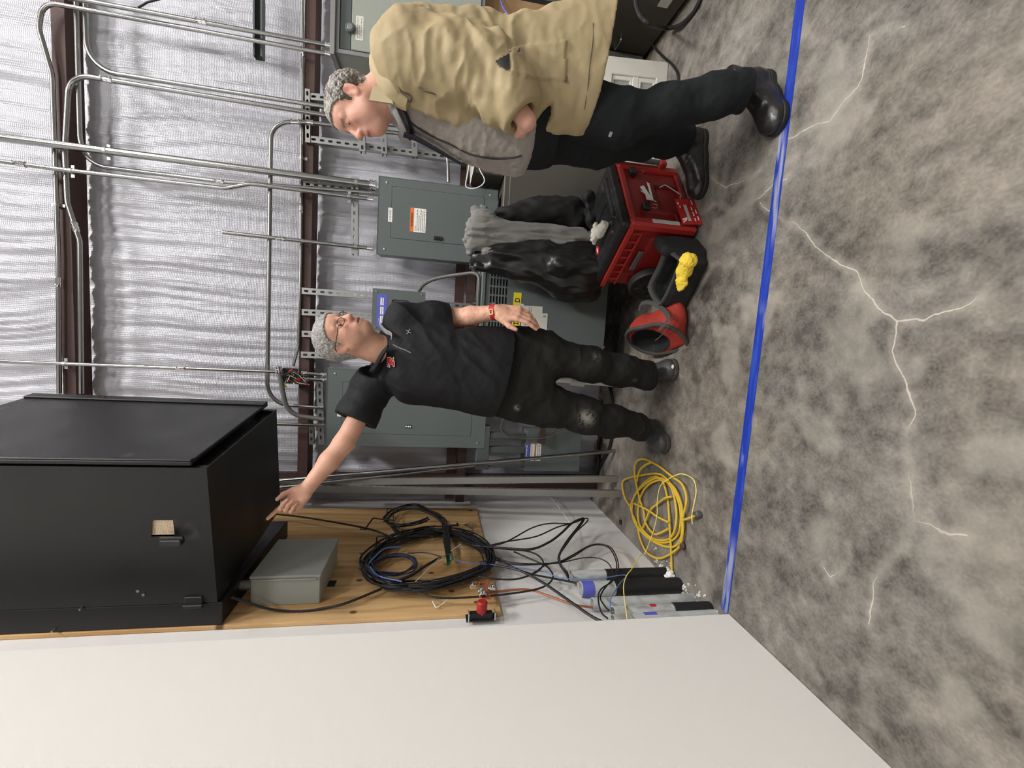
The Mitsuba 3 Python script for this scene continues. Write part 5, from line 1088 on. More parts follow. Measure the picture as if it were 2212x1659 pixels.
for z0_, z1_ in ((fr_, md_ - .02), (md_ + .02, SH - .045)):
    part(k, 'pane', sash(bx((fr_ + .02, .020, z0_ + .012), (SL - fr_ - .05, .026, z1_ - .012))), 'm_pane', smooth=False); part(k, 'bead', sash(cat(bx((fr_, .010, z0_), (SL - fr_ - .03, .030, z0_ + .014), .003), bx((fr_, .010, z1_ - .014), (SL - fr_ - .03, .030, z1_), .003), bx((SL - fr_ - .055, .010, z0_), (SL - fr_ - .03, .030, z1_), .003), bx((fr_, .010, z0_), (fr_ + .022, .030, z1_), .003))), 'm_offwhite', smooth=False)
# white cable loop on the corner of the panel
P_ = [aty(x, y, 2.90) for x, y in ((1014, 352), (1010, 375), (1006, 400), (1012, 406), (1024, 407), (1038, 402), (1046, 393), (1045, 383), (1039, 372), (1033, 358), (1030, 345))]
k = thing('white_cable', 'white cable loop with a flat white tag hanging over the edge of the taupe unit', 'cable'); part(k, 'cord', tube(smooth_path(P_, 6), .0036, 7), 'm_white')
a = [aty(1015, 352, 2.905), aty(1026, 353, 2.905), aty(1015, 402, 2.905)]; part(k, 'tag', trimesh.convex.convex_hull(np.array(a + [p + np.array([0, .004, 0]) for p in a])), 'm_white', smooth=False)
# ================================================================== the two men
J = aty
def hand(F_, wrist, d, b, s=1.0, curls=(.2, .3, .35, .4), thumb=(.5, .6, .3), left=False, spread=.10, tdir=None, k=.005):
    """d: towards the fingers, b: out of the back of the hand; thumb side t"""
    d = d / np.linalg.norm(d); b = b - d * (b @ d); b /= np.linalg.norm(b); t = np.cross(b, d) * (1 if left else -1)
    if tdir is not None: t = t * np.sign(t @ tdir)
    w = np.asarray(wrist, float)
    R = np.stack([d, t, b], 1)
    F_.rbox(w + d * .052 * s, np.array([.050, .040, .0145]) * s, .013 * s, R, k=.012)
    F_.cone(w - d * .012 * s, w + d * .03 * s, .027 * s, .024 * s, k=.015)
    F_.cone(w + d * .02 * s + t * .022 * s - b * .006 * s, w + d * .058 * s + t * .032 * s - b * .006 * s, .020 * s, .014 * s, k=.012)
    F_.ell(w + d * .045 * s - t * .024 * s - b * .008 * s, np.array([.035, .016, .014]) * s, R, k=.012)
    tips = []
    for i, (off, L) in enumerate(((.030, .93), (.0105, 1.0), (-.0095, .95), (-.0285, .77))):
        p = w + (d * (.098 - .004 * abs(i - 1)) + t * off + b * .002) * s; a0 = spread * (1.2 - i * .9) ; dd = d * math.cos(a0) + t * math.sin(a0)
        c = curls[i]; c = c if isinstance(c, tuple) else (c, c * 1.15, c * .8)
        F_.cone(w + d * .055 * s + t * off * .8 * s, p, .0115 * s, .0108 * s, k=.010)
        ang = 0; q_ = [p]
        for j, ln in enumerate((.047, .029, .024)):
            ang += c[j]; q_.append(q_[-1] + (dd * math.cos(ang) - b * math.sin(ang)) * ln * L * s)
        F_.chain(q_, [r * s * (1 if i < 3 else .9) for r in (.0105, .0096, .0088, .0074)], k=.0035); F_.ell(q_[0], np.ones(3) * .0118 * s, k=.006); tips.append(q_[-1])
    a1, a2, a3 = thumb
    p = w + (d * .036 + t * .038 - b * .008) * s; q_ = [w + (d * .012 + t * .022 - b * .006) * s, p]; ang = a1
    for ln, aa in ((.040, 0), (.032, a2)):
        ang -= aa; q_.append(q_[-1] + (d * math.cos(ang) + t * math.sin(ang) - b * a3) / math.sqrt(1 + a3 * a3) * ln * s)
    F_.chain(q_, [.0155 * s, .0145 * s, .0115 * s, .0085 * s], k=.006); tips.append(q_[-1])
    return tips
class Head:
    def __init__(s, c, fwd, up, sc): s.c, s.R, s.s, s.crown = np.asarray(c, float), frame(fwd, up), sc, 1.0
    def w(s, p): return s.c + s.R @ (np.asarray(p, float) * s.s)
    def loc(s, v): return ((v - s.c) @ s.R) / s.s
    def build(s, F_, jowl=0.0, mouth_open=0.0, slit=.0052):
        s.slit = slit
        S = s.s; E = lambda c, r, k=.02, op='add': F_.ell(s.w(c), np.array(r) * S, s.R, k * S, op)
        C = lambda a, b, ra, rb, k=.012, op='add': F_.cone(s.w(a), s.w(b), ra * S, rb * S, k * S, op)
        E((-.012, 0, .035 * s.crown), (.098, .077, .083 * s.crown)); E((-.035, 0, .02), (.080, .075, .080 * s.crown), .03)
        E((.030, 0, -.030), (.066, .061, .082), .03); E((.050, 0, .045 * s.crown), (.048, .058, .048 * s.crown), .03)
        for y in (-1, 1):
            C((.005, y * .054, -.055), (.062, y * .020, -.100), .020, .019, .03)
            E((.058, y * .042, -.022), (.030, .022, .024), .02); E((.045, y * .047, -.058), (.034, .018 + jowl, .034), .025)
            C((.080, y * .012, .020), (.074, y * .045, .022), .011, .010, .014)
            E((.098, y * .031, .002), (.020, .017, .012), .012, 'sub'); E((.0785, y * .032, .001), (.0165, .0165, .0155), .004); E((.097, y * .0325, -.0012), (.010, .0125, s.slit), .001, 'sub')
            E((.101, y * .0125, -.036), (.013, .0075, .009), .006)
            E((.111, y * .0075, -.0445), (.004, .0035, .003), .002, 'sub')
            # ears
            Re = s.R @ rotz(y * -.35); F_.ell(s.w((-.012, y * .079, -.004)), np.array((.020, .0075, .034)) * S, Re, .006 * S)
            F_.ell(s.w((-.004, y * .086, -.000)), np.array((.0095, .006, .017)) * S, Re, .005 * S, 'sub'); F_.ell(s.w((-.003, y * .078, -.032)), np.array((.010, .007, .011)) * S, Re, .006 * S)
        E((.070, 0, -.104), (.026, .028, .020), .02); C((.078, 0, -.088), (.080, 0, -.072), .026, .024, .02)
        C((.091, 0, .014), (.116, 0, -.030), .0095, .0135, .010); E((.116, 0, -.034), (.0135, .0140, .0115), .006)
        C((.097, -.018, -.0655), (.101, 0, -.0645), .0055, .0075, .008); C((.097, .018, -.0655), (.101, 0, -.0645), .0055, .0075, .008)
        C((.094, -.016, -.0780), (.099, 0, -.0790), .0060, .0085, .008); C((.094, .016, -.0780), (.099, 0, -.0790), .0060, .0085, .008)
        m = .0022 + mouth_open
        F_.ell(s.w((.104, 0, -.0715)), np.array((.014, .024, m)) * S, s.R, .003 * S, 'sub')
        E((.060, 0, -.062), (.042, .044, .036), .02)
    def color(s, v, base=(.50, .265, .185)):
        L = s.loc(v); col = np.tile(np.array(base), (len(v), 1))
        g = lambda c, r: np.exp(-(((L - np.array(c)) / np.array(r))**2).sum(1))[:, None]
        col = col * (1 + .22 * (meshkit.fbm(v * 38, 3, 3)[:, None] - .5))
        red = np.array((.52, .19, .15))
        for c, r, a in (((.11, 0, -.033), (.022, .022, .022), .55), ((.07, .045, -.03), (.03, .03, .03), .35), ((.07, -.045, -.03), (.03, .03, .03), .35), ((-.01, .085, 0), (.03, .02, .04), .45), ((-.01, -.085, 0), (.03, .02, .04), .45)):
            col = col + (red - col) * a * g(c, r)
        lip = np.array((.40, .13, .12)); ml = (np.exp(-((L[:, 2] + .0715) / .0125)**4) * np.exp(-(L[:, 1] / .024)**4) * (L[:, 0] > .088))[:, None]; col = col + (lip - col) * .75 * ml
        dk = (np.exp(-((L[:, 2] + .0715) / .003)**2) * np.exp(-(L[:, 1] / .022)**4) * (L[:, 0] > .075))[:, None]; col = col * (1 - .75 * dk)
        brow = (np.exp(-((L[:, 2] - .025 - .1 * (np.abs(L[:, 1]) - .03) * 0) / .0055)**2) * ((np.abs(L[:, 1]) > .012) & (np.abs(L[:, 1]) < .050)) * (L[:, 0] > .06))[:, None]
        return col, brow, L
    def eyes(s, key):
        for y in (-1, 1):
            m = trimesh.creation.icosphere(3, 0.0145 * s.s); v = np.asarray(m.vertices); c = s.w((.0785, y * .032, .0008))
            L = (v @ s.R) / np.linalg.norm(v, axis=1, keepdims=True); gz = np.array([.93, -.0, -.22]); gz /= np.linalg.norm(gz); dd = np.arccos(np.clip(L @ gz, -1, 1))
            col = np.where((dd < .22)[:, None], (.01, .01, .01), np.where((dd < .46)[:, None], (.09, .07, .05), (.60, .56, .52)))
            part(key, 'eye', trimesh.Trimesh(v + c, m.faces, process=False), 'm_eye', smooth=True, color=col)
    def hair(s, key, mat_, zb, thick=.010, amp=.010, freq=90, seed=1, front=.088):
        S = s.s; lo, hi = s.c - .18 * S, s.c + .18 * S; F_ = Field(lo, hi, .0032); t = thick
        E = lambda c, r, k=.02: F_.ell(s.w(c), np.array(r) * S, s.R, k * S)
        q = s.crown; E((-.014, 0, .035 * q), (.099 + t, .078 + t, .084 * q + t)); E((-.035, 0, .018), (.081 + t, .076 + t * .8, .081 * q + t)); E((.045, 0, .050 * q), (.048 + t, .058 + t, .048 * q + t), .03)
        E((-.055, 0, -.055), (.045, .058, .045), .03)
        xs, zs = np.array(zb).T
        def f(X, Y, Z):
            dx, dy, dz = X - s.c[0], Y - s.c[1], Z - s.c[2]; R = s.R / S
            lx = R[0, 0] * dx + R[1, 0] * dy + R[2, 0] * dz; ly = R[0, 1] * dx + R[1, 1] * dy + R[2, 1] * dz; lz = R[0, 2] * dx + R[1, 2] * dy + R[2, 2] * dz
            return (np.interp(lx, xs, zs) - .012 * (1 - np.clip(np.abs(ly) / .07, 0, 1)) * (lx > .05) - lz) * S * .8
        F_.cut(f); g = F_.mesh(); g = rumple(g, amp * S, freq, seed, 2); part(key, 'hair', g, mat_, smooth=True)
vmat('m_skin', .52, specular=.45); vmat('m_eye', .12, specular=.6); vmat('m_trouser', .85, specular=.25)
def nearest_px(m, x, y, r=6):
    """the point of a mesh seen at a pixel, and its normal"""
    v = np.asarray(m.vertices); n = normals(m); d = v - EYE; z = d @ CAM_FWD; px_ = 1106 - CAM_F * (d @ CAM_UP) / z; py_ = 829.5 - CAM_F * (d @ CAM_RIGHT) / z
    w = np.hypot(px_ - x, py_ - y); ok = (w < r) & ((n * d).sum(1) < 0)
    i = np.where(ok)[0]; i = i[np.argsort(z[i])[:max(3, len(i) // 3)]]; p = v[i].mean(0); nn = n[i].mean(0); return p, nn / np.linalg.norm(nn)
def decal(parent, name, shapes2d, m, x, y, mat_, off=.004, th=.0015, up=(0, 0, 1), roll=0.0, label=None):
    p, n = nearest_px(m, x, y); r = np.cross(up, n); r /= np.linalg.norm(r); u = np.cross(n, r); R = np.stack([r, u, n], 1) @ rotz(roll)
    return part(parent, name, mv(extrude(shapes2d, th), p + n * off, R), mat_, smooth=False, label=label)
def letter(ch, h):
    m = meshkit.text_mesh(ch, h, .001, bold=True); return m
def shoe(parent, heel, toe, w, h, mats, seed=0, laces=True):
    heel, toe = np.asarray(heel, float), np.asarray(toe, float); heel[2] = toe[2] = 0; d = toe - heel; L = np.linalg.norm(d); d /= L; l = np.array([-d[1], d[0], 0]); R = np.stack([d, l, [0, 0, 1.0]], 1)
    P = lambda a, b, c: heel + d * a * L + l * b * w + np.array([0, 0, c])
    c = (heel + toe) / 2; F_ = Field(c - [.22, .22, .02], c + [.22, .22, h + .08], .004)
    F_.ell(P(.16, 0, .050), (L * .19, w * .43, .060), R, k=.02).ell(P(.50, .02, .042), (L * .33, w * .44, .050), R, k=.03).ell(P(.78, .03, .036), (L * .24, w * .50, .040), R, k=.03)
    F_.cone(P(.20, 0, .07), P(.17, 0, h), .046, .047, k=.03); F_.cone(P(.55, .01, .06), P(.28, 0, h - .02), .030, .040, k=.04)
    F_.plane((0, 0, .012), (0, 0, -1)); F_.plane(P(.2, 0, h + .012), (0, 0, 1)); part(parent, 'shoe', rumple(F_.mesh(), .004, 22, seed), mats[0], smooth=True); key = [k for k in scene if k.startswith(parent + '__shoe')][-1]
    G = Field(c - [.22, .22, .02], c + [.22, .22, .06], .004)
    G.ell(P(.17, 0, .016), (L * .19, w * .46, .05), R, k=.02).ell(P(.52, .02, .016), (L * .34, w * .46, .05), R, k=.02).ell(P(.79, .03, .016), (L * .235, w * .53, .05), R, k=.02)
    G.plane((0, 0, .001), (0, 0, -1)); G.plane((0, 0, .026), (0, 0, 1)); part(key, 'sole', G.mesh(), mats[1], smooth=30)
    if laces:
        for a in (.42, .49, .56): part(key, 'lace', tube(smooth_path([P(a, -.22, .082 - (a - .42) * .16), P(a + .01, 0, .098 - (a - .42) * .20), P(a, .25, .082 - (a - .42) * .16)], 4), .0028, 6), mats[2])
def keep_large(m, least=400):
    from scipy.sparse import coo_matrix
    from scipy.sparse.csgraph import connected_components
    f = np.asarray(m.faces); n = len(m.vertices); e = np.vstack([f[:, [0, 1]], f[:, [1, 2]]])
    _, lab_ = connected_components(coo_matrix((np.ones(len(e)), (e[:, 0], e[:, 1])), (n, n)), directed=False)
    cnt = np.bincount(lab_[f[:, 0]]); ok = cnt[lab_[f[:, 0]]] >= least; f = f[ok]; u, inv = np.unique(f, return_inverse=True)
    return trimesh.Trimesh(np.asarray(m.vertices)[u], inv.reshape(-1, 3), process=False)
def limb_col(v, base, f, seed=0, amt=.35):
    return np.array(base) * (1 + amt * (meshkit.fbm(v * f, 3, seed)[:, None] - .5))

# ------------------------------------------------------------------ the man pointing up at the cabinet
p1 = thing('person', 'grey-haired man in a black polo shirt and glasses, pointing up under the black cabinet', 'person')
PY = 2.16
hd = Head((-.022, 2.100, 1.722), (.76, -.58, -.10), (.02, -.02, 1), 1.00)
A_s, A_e, A_w = J(806, 832, 2.20), J(743, 957, 2.10), J(662, 1057, 2.01)
B_s, B_e, B_w = J(868, 692, 2.15), J(985, 688, 2.19), J(1074, 673, 2.08)
bf = Field((-1.02, 1.80, .82), (.28, 2.36, 2.06), .0032)
hd.build(bf, .003, .0040)
nk = J(842, 765, 2.16); bf.cone(hd.w((-.028, 0, -.055)), nk, .060, .062, k=.03); bf.cone(hd.w((.030, 0, -.090)), nk + [.02, -.02, .02], .032, .055, k=.04)
sec = px_rows([(838, 720, 810, .07), (875, 712, 842, .10), (940, 722, 848, .11), (1010, 732, 854, .115), (1090, 745, 862, .11), (1140, 750, 865, .10)], PY, .13); bf.stack(sec, k=.03)
bf.chain([A_s * .85 + A_e * .15 + [0, 0, -.01], A_e], [.046, .046], k=.02).chain([A_e, (A_e * .6 + A_w * .4), A_w], [.046, .044, .030], k=.02)
bf.chain([B_s, B_e], [.056, .046], k=.03).chain([B_e, (B_e * .62 + B_w * .38), B_w], [.046, .045, .031], k=.02)
tip = J(584, 1141, 1.95); dA = tip - A_w; LA = np.linalg.norm(dA); hs = LA / .205
hand(bf, A_w, dA * [1, .8, 1], np.array([-.18, .93, -.30]), hs, curls=((.06, .05, .02), (1.15, 1.35, .8), (1.25, 1.4, .8), (1.3, 1.4, .8)), thumb=(.35, .35, .55), tdir=np.array([.6, 0, .6]), spread=.05)
dB = J(1118, 678, 2.04) - B_w
hand(bf, B_w, dB, np.array([.62, -.75, .05]), 1.12, curls=((.28, .32, .2), (.36, .36, .25), (.42, .40, .3), (.50, .42, .3)), thumb=(.62, .30, .15), tdir=np.array([-1.0, -.3, 0]), spread=.05)
bm = bf.mesh(smooth=2); col, brow, L = hd.color(np.asarray(bm.vertices), (.58, .315, .220)); far = (L[:, 2] < -.2)[:, None]
vv = np.asarray(bm.vertices); stub = ((np.exp(-((L[:, 2] + .09) / .035)**2) * (L[:, 0] > .02)) * .25)[:, None]; stub[L[:, 2] < -.14] = 0
col = col * (1 - stub) + np.array((.30, .22, .18)) * stub; col = col * (1 - .6 * brow) + np.array((.25, .20, .16)) * .6 * brow
vn = (1 - .16 * (meshkit.fbm(vv * 90, 2, 5) > .62))[:, None]; col = np.where(far, col * vn, col)
part(p1, 'body', bm, 'm_skin', smooth=True, color=np.clip(col, 0, 1))
hd.eyes(p1)
def grey_hair(p, n, uv): return mix((.17, .165, .155), (.36, .35, .335), smoothstep(.35, .62, mfbm(p.x * 260, p.y * 260, p.z * 120, 3)))
mat('m_hair_grey', base_color=proc(grey_hair), roughness=.6, specular=.4)
HB = [(-.14, -.075), (-.075, -.080), (-.045, -.050), (-.028, .0), (-.012, .022), (.004, .020), (.012, -.012), (.022, -.010), (.028, .030), (.045, .050), (.062, .056), (.078, .066), (.1, .076)]
hd.hair(p1, 'm_hair_grey', HB, .007, .0028, 150, 3)
# spectacles
G_ = lambda p: hd.w(p)
k = part(p1, 'glasses', tube([G_((.112, -.008, .004)), G_((.116, 0, .008)), G_((.112, .008, .004))], .0016, 6), 'm_ink')
for y in (-1, 1):
    rim = [G_((.110 - .010 * (abs(math.cos(t) * .022 + .030) / .05)**2, y * (.030 + .022 * math.cos(t)), -.002 + .0145 * math.sin(t))) for t in np.linspace(0, 2 * math.pi, 22, endpoint=False)]
    part(k, 'rim', tube(np.array(rim), .0015, 6, True), 'm_ink')
    c = np.mean(rim, 0); n_ = len(rim); i = np.arange(n_); part(k, 'lens', trimesh.Trimesh(np.vstack([rim, c]), np.stack([i, (i + 1) % n_, i * 0 + n_], 1), process=False), 'm_lens', smooth=False)
    part(k, 'temple', tube(smooth_path([G_((.104, y * .056, .004)), G_((.06, y * .078, .006)), G_((.0, y * .087, .012)), G_((-.020, y * .087, .004))], 5), .0018, 6), 'm_ink')
scene['m_lens'] = {'type': 'thindielectric', 'int_ior': 1.25}
# polo shirt
mat('m_polo', base_color=(.0068, .0068, .0085), roughness=.72, sheen=.25, specular=.3); mat('m_heather', base_color=(.20, .20, .20), roughness=.85)
sf = Field((-.64, 1.80, .80), (.32, 2.56, 1.82), .0052)
rows = [(838, 716, 812, .082), (850, 700, 845, .115), (872, 688, 868, .140), (905, 686, 872, .152), (950, 692, 878, .160), (1000, 700, 888, .168), (1050, 706, 898, .172), (1095, 709, 905, .170), (1135, 710, 905, .165)]
sf.stack(px_rows(rows, PY, .15), cap=.02, p=2.15)
sf.cone(J(838, 765, 2.16), J(815, 765, 2.17), .085, .078, k=.03)
sf.chain([J(842, 790, 2.17), A_s, A_s * .42 + A_e * .58, A_s * .12 + A_e * .88], [.080, .088, .090, .094], k=.045)
sf.chain([J(850, 738, 2.15), B_s, B_s * .45 + B_e * .55, B_s * .05 + B_e * .95], [.080, .078, .074, .076], k=.04)
ua = A_e - A_s; ua /= np.linalg.norm(ua); ub = B_e - B_s; ub /= np.linalg.norm(ub)
def sleeve_cut(c, u, R_): return lambda X, Y, Z: np.minimum((X - c[0]) * u[0] + (Y - c[1]) * u[1] + (Z - c[2]) * u[2], R_ - np.sqrt((X - c[0])**2 + (Y - c[1])**2 + (Z - c[2])**2))
sf.cut(sleeve_cut(A_s * .38 + A_e * .62, ua, .20)); sf.cut(sleeve_cut(B_s * .12 + B_e * .88, ub, .14))
h0, h1 = J(1117, 712, PY - .1), J(1064, 905, PY - .05); hn = np.cross(h1 - h0, [0, 1, .12]); hn = hn if hn[2] < 0 else -hn; sf.plane((h0 + h1) / 2, hn)
ntop = J(822, 762, 2.15); sf.cut(sleeve_cut(ntop, np.array([.10, -.42, .9]), .13))
sf.cone(nk + [.03, -.06, .08], nk + [.02, -.02, -.02], .066, .052, k=.008, op='sub')
for e_, c_ in ((A_e, A_s), (B_e, B_s)): u = (e_ - c_) / np.linalg.norm(e_ - c_); sf.cone(e_ + u * .06, c_ * .40 + e_ * .60, .062, .058, k=.004, op='sub')
sm = keep_large(sf.mesh(smooth=2))
def folds(v):
    t = v @ np.array([.75, 0, .66]); return t
f_ = np.asarray(sm.vertices); dg = np.stack([f_ @ np.array([.80, 0, -.60]) * 9.5, f_[:, 1] * 2.2, f_ @ np.array([.60, 0, .80]) * 2.4], 1)
ff = .25 - np.abs(meshkit.fbm(dg, 3, 21) - .5) * 1.5; wz = np.clip((((h0 + h1) / 2 - f_) @ (hn / np.linalg.norm(hn)) - .005) / .06, .0, 1) * np.clip((np.abs((f_ - A_s * .38 - A_e * .62) @ ua) - .004) / .03, 0, 1) * np.clip((np.abs((f_ - B_s * .12 - B_e * .88) @ ub) - .004) / .03, 0, 1)
sm.vertices = f_ + normals(sm) * (.030 * ff * wz)[:, None]; sm = rumple(sm, .0025, 22, 4)
sk = part(p1, 'polo_shirt', sm, 'm_polo', smooth=True)
cl = [J(x, y, Y) for x, y, Y in ((818, 688, 2.16), (822, 704, 2.09), (833, 716, 2.05), (845, 722, 2.03), (845, 734, 2.02), (838, 748, 2.01), (826, 765, 2.03), (812, 790, 2.08), (800, 800, 2.16))]
part(sk, 'collar', tube(smooth_path(cl[:5], 5), [.004 + .008 * math.sin(math.pi * i / 20) for i in range(len(smooth_path(cl[:5], 5)))], 8, False, .35), 'm_heather', label='grey inner collar')
part(sk, 'collar', tube(smooth_path(cl[5:], 5), [.012 + .016 * math.sin(math.pi * i / 15) for i in range(len(smooth_path(cl[5:], 5)))], 8, False, .40), 'm_polo')
pl = [nearest_px(sm, x, y, 8)[0] + np.array([0, -.004, 0]) for x, y in ((848, 744), (862, 751), (876, 755), (888, 758))]
part(sk, 'placket_edge', tube(smooth_path(pl, 4), .0022, 6), 'm_heather')
T_ = unary_union([sbox(-.022, .012, .018, .020), sbox(-.008, -.022, .002, .02), sbox(-.014, -.022, .008, -.016), sbox(-.024, .006, -.018, .020), sbox(.013, .006, .018, .02)])
R_ = unary_union([sbox(.000, -.018, .007, .012), Polygon([(.0, .012), (.0, .005), (.014, .005), (.016, .0), (.012, -.003), (.0, -.003), (.0, -.008), (.016, -.007), (.022, .0), (.020, .009), (.014, .012)]), Polygon([(.006, -.007), (.013, -.007), (.026, -.018), (.017, -.018)]), sbox(-.003, -.020, .010, -.015)])
decal(sk, 'emblem', T_.union(R_).buffer(.0022), sm, 843, 783, 'm_white', .005, .0014, label='white edged red monogram TR'); decal(sk, 'emblem_letter', T_, sm, 843, 783, 'm_redbright', .0066, .001); decal(sk, 'emblem_letter', R_, sm, 843, 783, 'm_redbright', .0072, .001)
uaL = unary_union([LineString([(-.010, .010), (-.004, .002), (.004, .002), (.010, .010)]).buffer(.0017), LineString([(-.010, -.008), (-.004, .000), (.004, .000), (.010, -.008)]).buffer(.0017)])
decal(sk, 'logo', uaL, sm, 883, 714, 'm_heather', .005, .001, roll=.25, label='small grey crossed arcs logo')
# watch
wc = B_w * .93 + B_e * .07; u = (B_w - B_e) / np.linalg.norm(B_w - B_e); Fr = frame(u, (0, -1, .1))
k = part(p1, 'watch_band', mv(lathe([(.0345, -.013), (.0375, -.013), (.0375, .013), (.0345, .013), (.0345, -.013)], 24), wc, np.stack([Fr[:, 1], Fr[:, 2], Fr[:, 0]], 1)), 'm_redbright', label='red watch band')
mat('m_gold', base_color=(.86, .68, .38), metallic=.9, roughness=.25)
bn_ = np.array([.02, -1, .1]); bn_ -= u * (bn_ @ u); bn_ /= np.linalg.norm(bn_); Rk = np.stack([np.cross(bn_, u) * -1, u, bn_], 1); Rk[:, 0] = np.cross(u, bn_)
part(k, 'buckle', mv(extrude(rrect(.026, .022, .004).difference(rrect(.016, .011, .002)), .004), wc + bn_ * .0375, Rk), 'm_gold', smooth=False)
part(k, 'watch_case', mv(extrude(rrect(.03, .034, .008), .010), wc + np.array([.03, .012, 0]) + u * .004, frame((.2, .2, -1), (1, 0, 0)) if False else np.stack([u, np.cross([1, .3, 0], u) / np.linalg.norm(np.cross([1, .3, 0], u)), np.array([.958, .287, 0])], 1)), 'm_black', smooth=False)
# trousers
K = [J(x, y, Y) for x, y, Y in ((1112, 852, 2.19), (1262, 897, 2.15), (1392, 925, 2.22))]; M_ = [J(x, y, Y) for x, y, Y in ((1112, 755, 2.19), (1275, 788, 2.14), (1402, 812, 2.19))]
tf = Field((-.62, 1.85, .08), (.20, 2.52, 1.06), .0055)
tf.stack(px_rows([(1060, 715, 898, .140), (1110, 716, 900, .148), (1150, 716, 902, .145), (1185, 722, 900, .12)], 2.18, .14), k=.02, p=2.2)
tf.chain([K[0], K[0] * .5 + K[1] * .5, K[1], K[1] * .55 + K[2] * .45, K[2]], [.118, .100, .080, .082, .064], k=.05); tf.chain([M_[0], M_[0] * .5 + M_[1] * .5, M_[1], M_[1] * .5 + M_[2] * .5, M_[2]], [.112, .096, .076, .077, .072], k=.05)
tf.plane((K[2] + M_[2]) / 2 + [0, 0, -.005], (0, 0, -1))
tm = tf.mesh(smooth=1); tm = rumple(tm, .020, (5, 5, 6), 31, 3, True); tm = rumple(tm, .004, 24, 32)
tv = np.asarray(tm.vertices); tc = limb_col(tv, (.0125, .0118, .0105), 7, 3, .9)
for (x, y, r, a) in ((1268, 908, 14, .22), (1262, 900, 7, .12), (1115, 885, 5, .25), (1290, 766, 8, .08), (1372, 826, 6, .06)):
    p, n = nearest_px(tm, x, y, 8); w = np.exp(-((tv - p)**2).sum(1) / (r / 430)**2)[:, None] * ((meshkit.fbm(tv * 60, 2, 1)[:, None]) > .38); tc = tc + (np.array((.36, .34, .30)) - tc) * np.clip(w * a * 2.2, 0, 1)
part(p1, 'trousers', tm, 'm_trouser', smooth=True, color=tc)
mat('m_shoe_grey', base_color=(.045, .046, .048), roughness=.5); mat('m_sole', base_color=(.055, .052, .048), roughness=.7); mat('m_shoe_black', base_color=(.013, .012, .012), roughness=.33, specular=.6)
shoe(p1, fl(1412, 914) , fl(1446, 972), .112, .135, ('m_shoe_grey', 'm_sole', 'm_ink'), 3, False); shoe(p1, fl(1420, 808), fl(1467, 798), .118, .135, ('m_shoe_grey', 'm_sole', 'm_ink'), 5, False)
sh = [k for k in scene if k.startswith(p1 + '__shoe') and '__sole' not in k]
for i, (x, y) in enumerate(((1437, 971), (1462, 793))):
    c = fl(x, y, .03); part(sh[i], 'worn_toe', mv(trimesh.creation.icosphere(2, .012), c + [0, .02, .012], s=np.array([1.0, .8, .55])), 'm_offwhite', label='bare toe cap spot')

# ------------------------------------------------------------------ the man in the tan coat
p2 = thing('person', 'man in an open tan coat over a grey fleece, hand at his pocket, looking down', 'person')
h2 = Head((.855, 1.845, 1.643), (-.98, -.10, .08), (.06, .16, 1), .96); h2.crown = .90
C_s, C_e, C_w = J(885, 118, 1.70), J(1052, 150, 1.63), J(1138, 262, 1.60)
bf = Field((.54, 1.44, .78), (1.26, 2.18, 1.84), .0032)
h2.build(bf, .006, 0.0, .0030)
n2 = J(860, 175, 1.86); bf.cone(h2.w((-.028, 0, -.050)), n2, .062, .080, k=.03); bf.cone(h2.w((.035, 0, -.088)), n2 + [-.05, 0, .0], .036, .060, k=.04)
bf.stack(px_rows([(870, 120, 240, .14), (930, 95, 270, .15), (1010, 85, 290, .15), (1090, 90, 320, .15), (1150, 95, 330, .14)], 1.86, .15), k=.03)
bf.chain([C_s, C_e, C_w], [.055, .048, .032], k=.03)
D_s, D_e, D_w = J(890, 150, 2.02), J(1050, 190, 2.08), J(1085, 255, 2.02); bf.chain([D_s, D_e, D_w], [.055, .046, .033], k=.03)
hand(bf, C_w, J(1128, 291, 1.82) - C_w, np.array([-.35, -.85, -.3]), .92, curls=((.7, .8, .4), (.8, .8, .4), (.8, .8, .4), (.9, .8, .4)), thumb=(.10, .05, .15), tdir=np.array([0, 0, 1.0]), spread=.03)
hand(bf, D_w, np.array([.1, -.15, -.9]), np.array([.2, .9, 0]), 1.05, curls=(.3, .3, .35, .4), tdir=np.array([-1.0, 0, .2]))
bm = bf.mesh(smooth=2); col, brow, L = h2.color(np.asarray(bm.vertices), (.60, .325, .245)); col = col * (1 - .75 * brow) + np.array((.10, .075, .06)) * .75 * brow
part(p2, 'body', bm, 'm_skin', smooth=True, color=np.clip(col, 0, 1)); h2.eyes(p2)
def pepper(p, n, uv): return mix((.075, .062, .052), (.34, .325, .30), smoothstep(.42, .66, mfbm(p.x * 190, p.y * 210, p.z * 190, 3) * .6 + .4 * mfbm(p.x * 14, p.y * 14, p.z * 14, 2)))
mat('m_hair_pepper', base_color=proc(pepper), roughness=.6, specular=.4)
HB2 = [(-.14, -.095), (-.080, -.100), (-.048, -.062), (-.030, .0), (-.012, .022), (.004, .020), (.012, -.014), (.022, -.012), (.030, .035), (.050, .060), (.070, .070), (.085, .080), (.105, .105)]
h2.hair(p2, 'm_hair_pepper', HB2, .009, .0065, 75, 5)
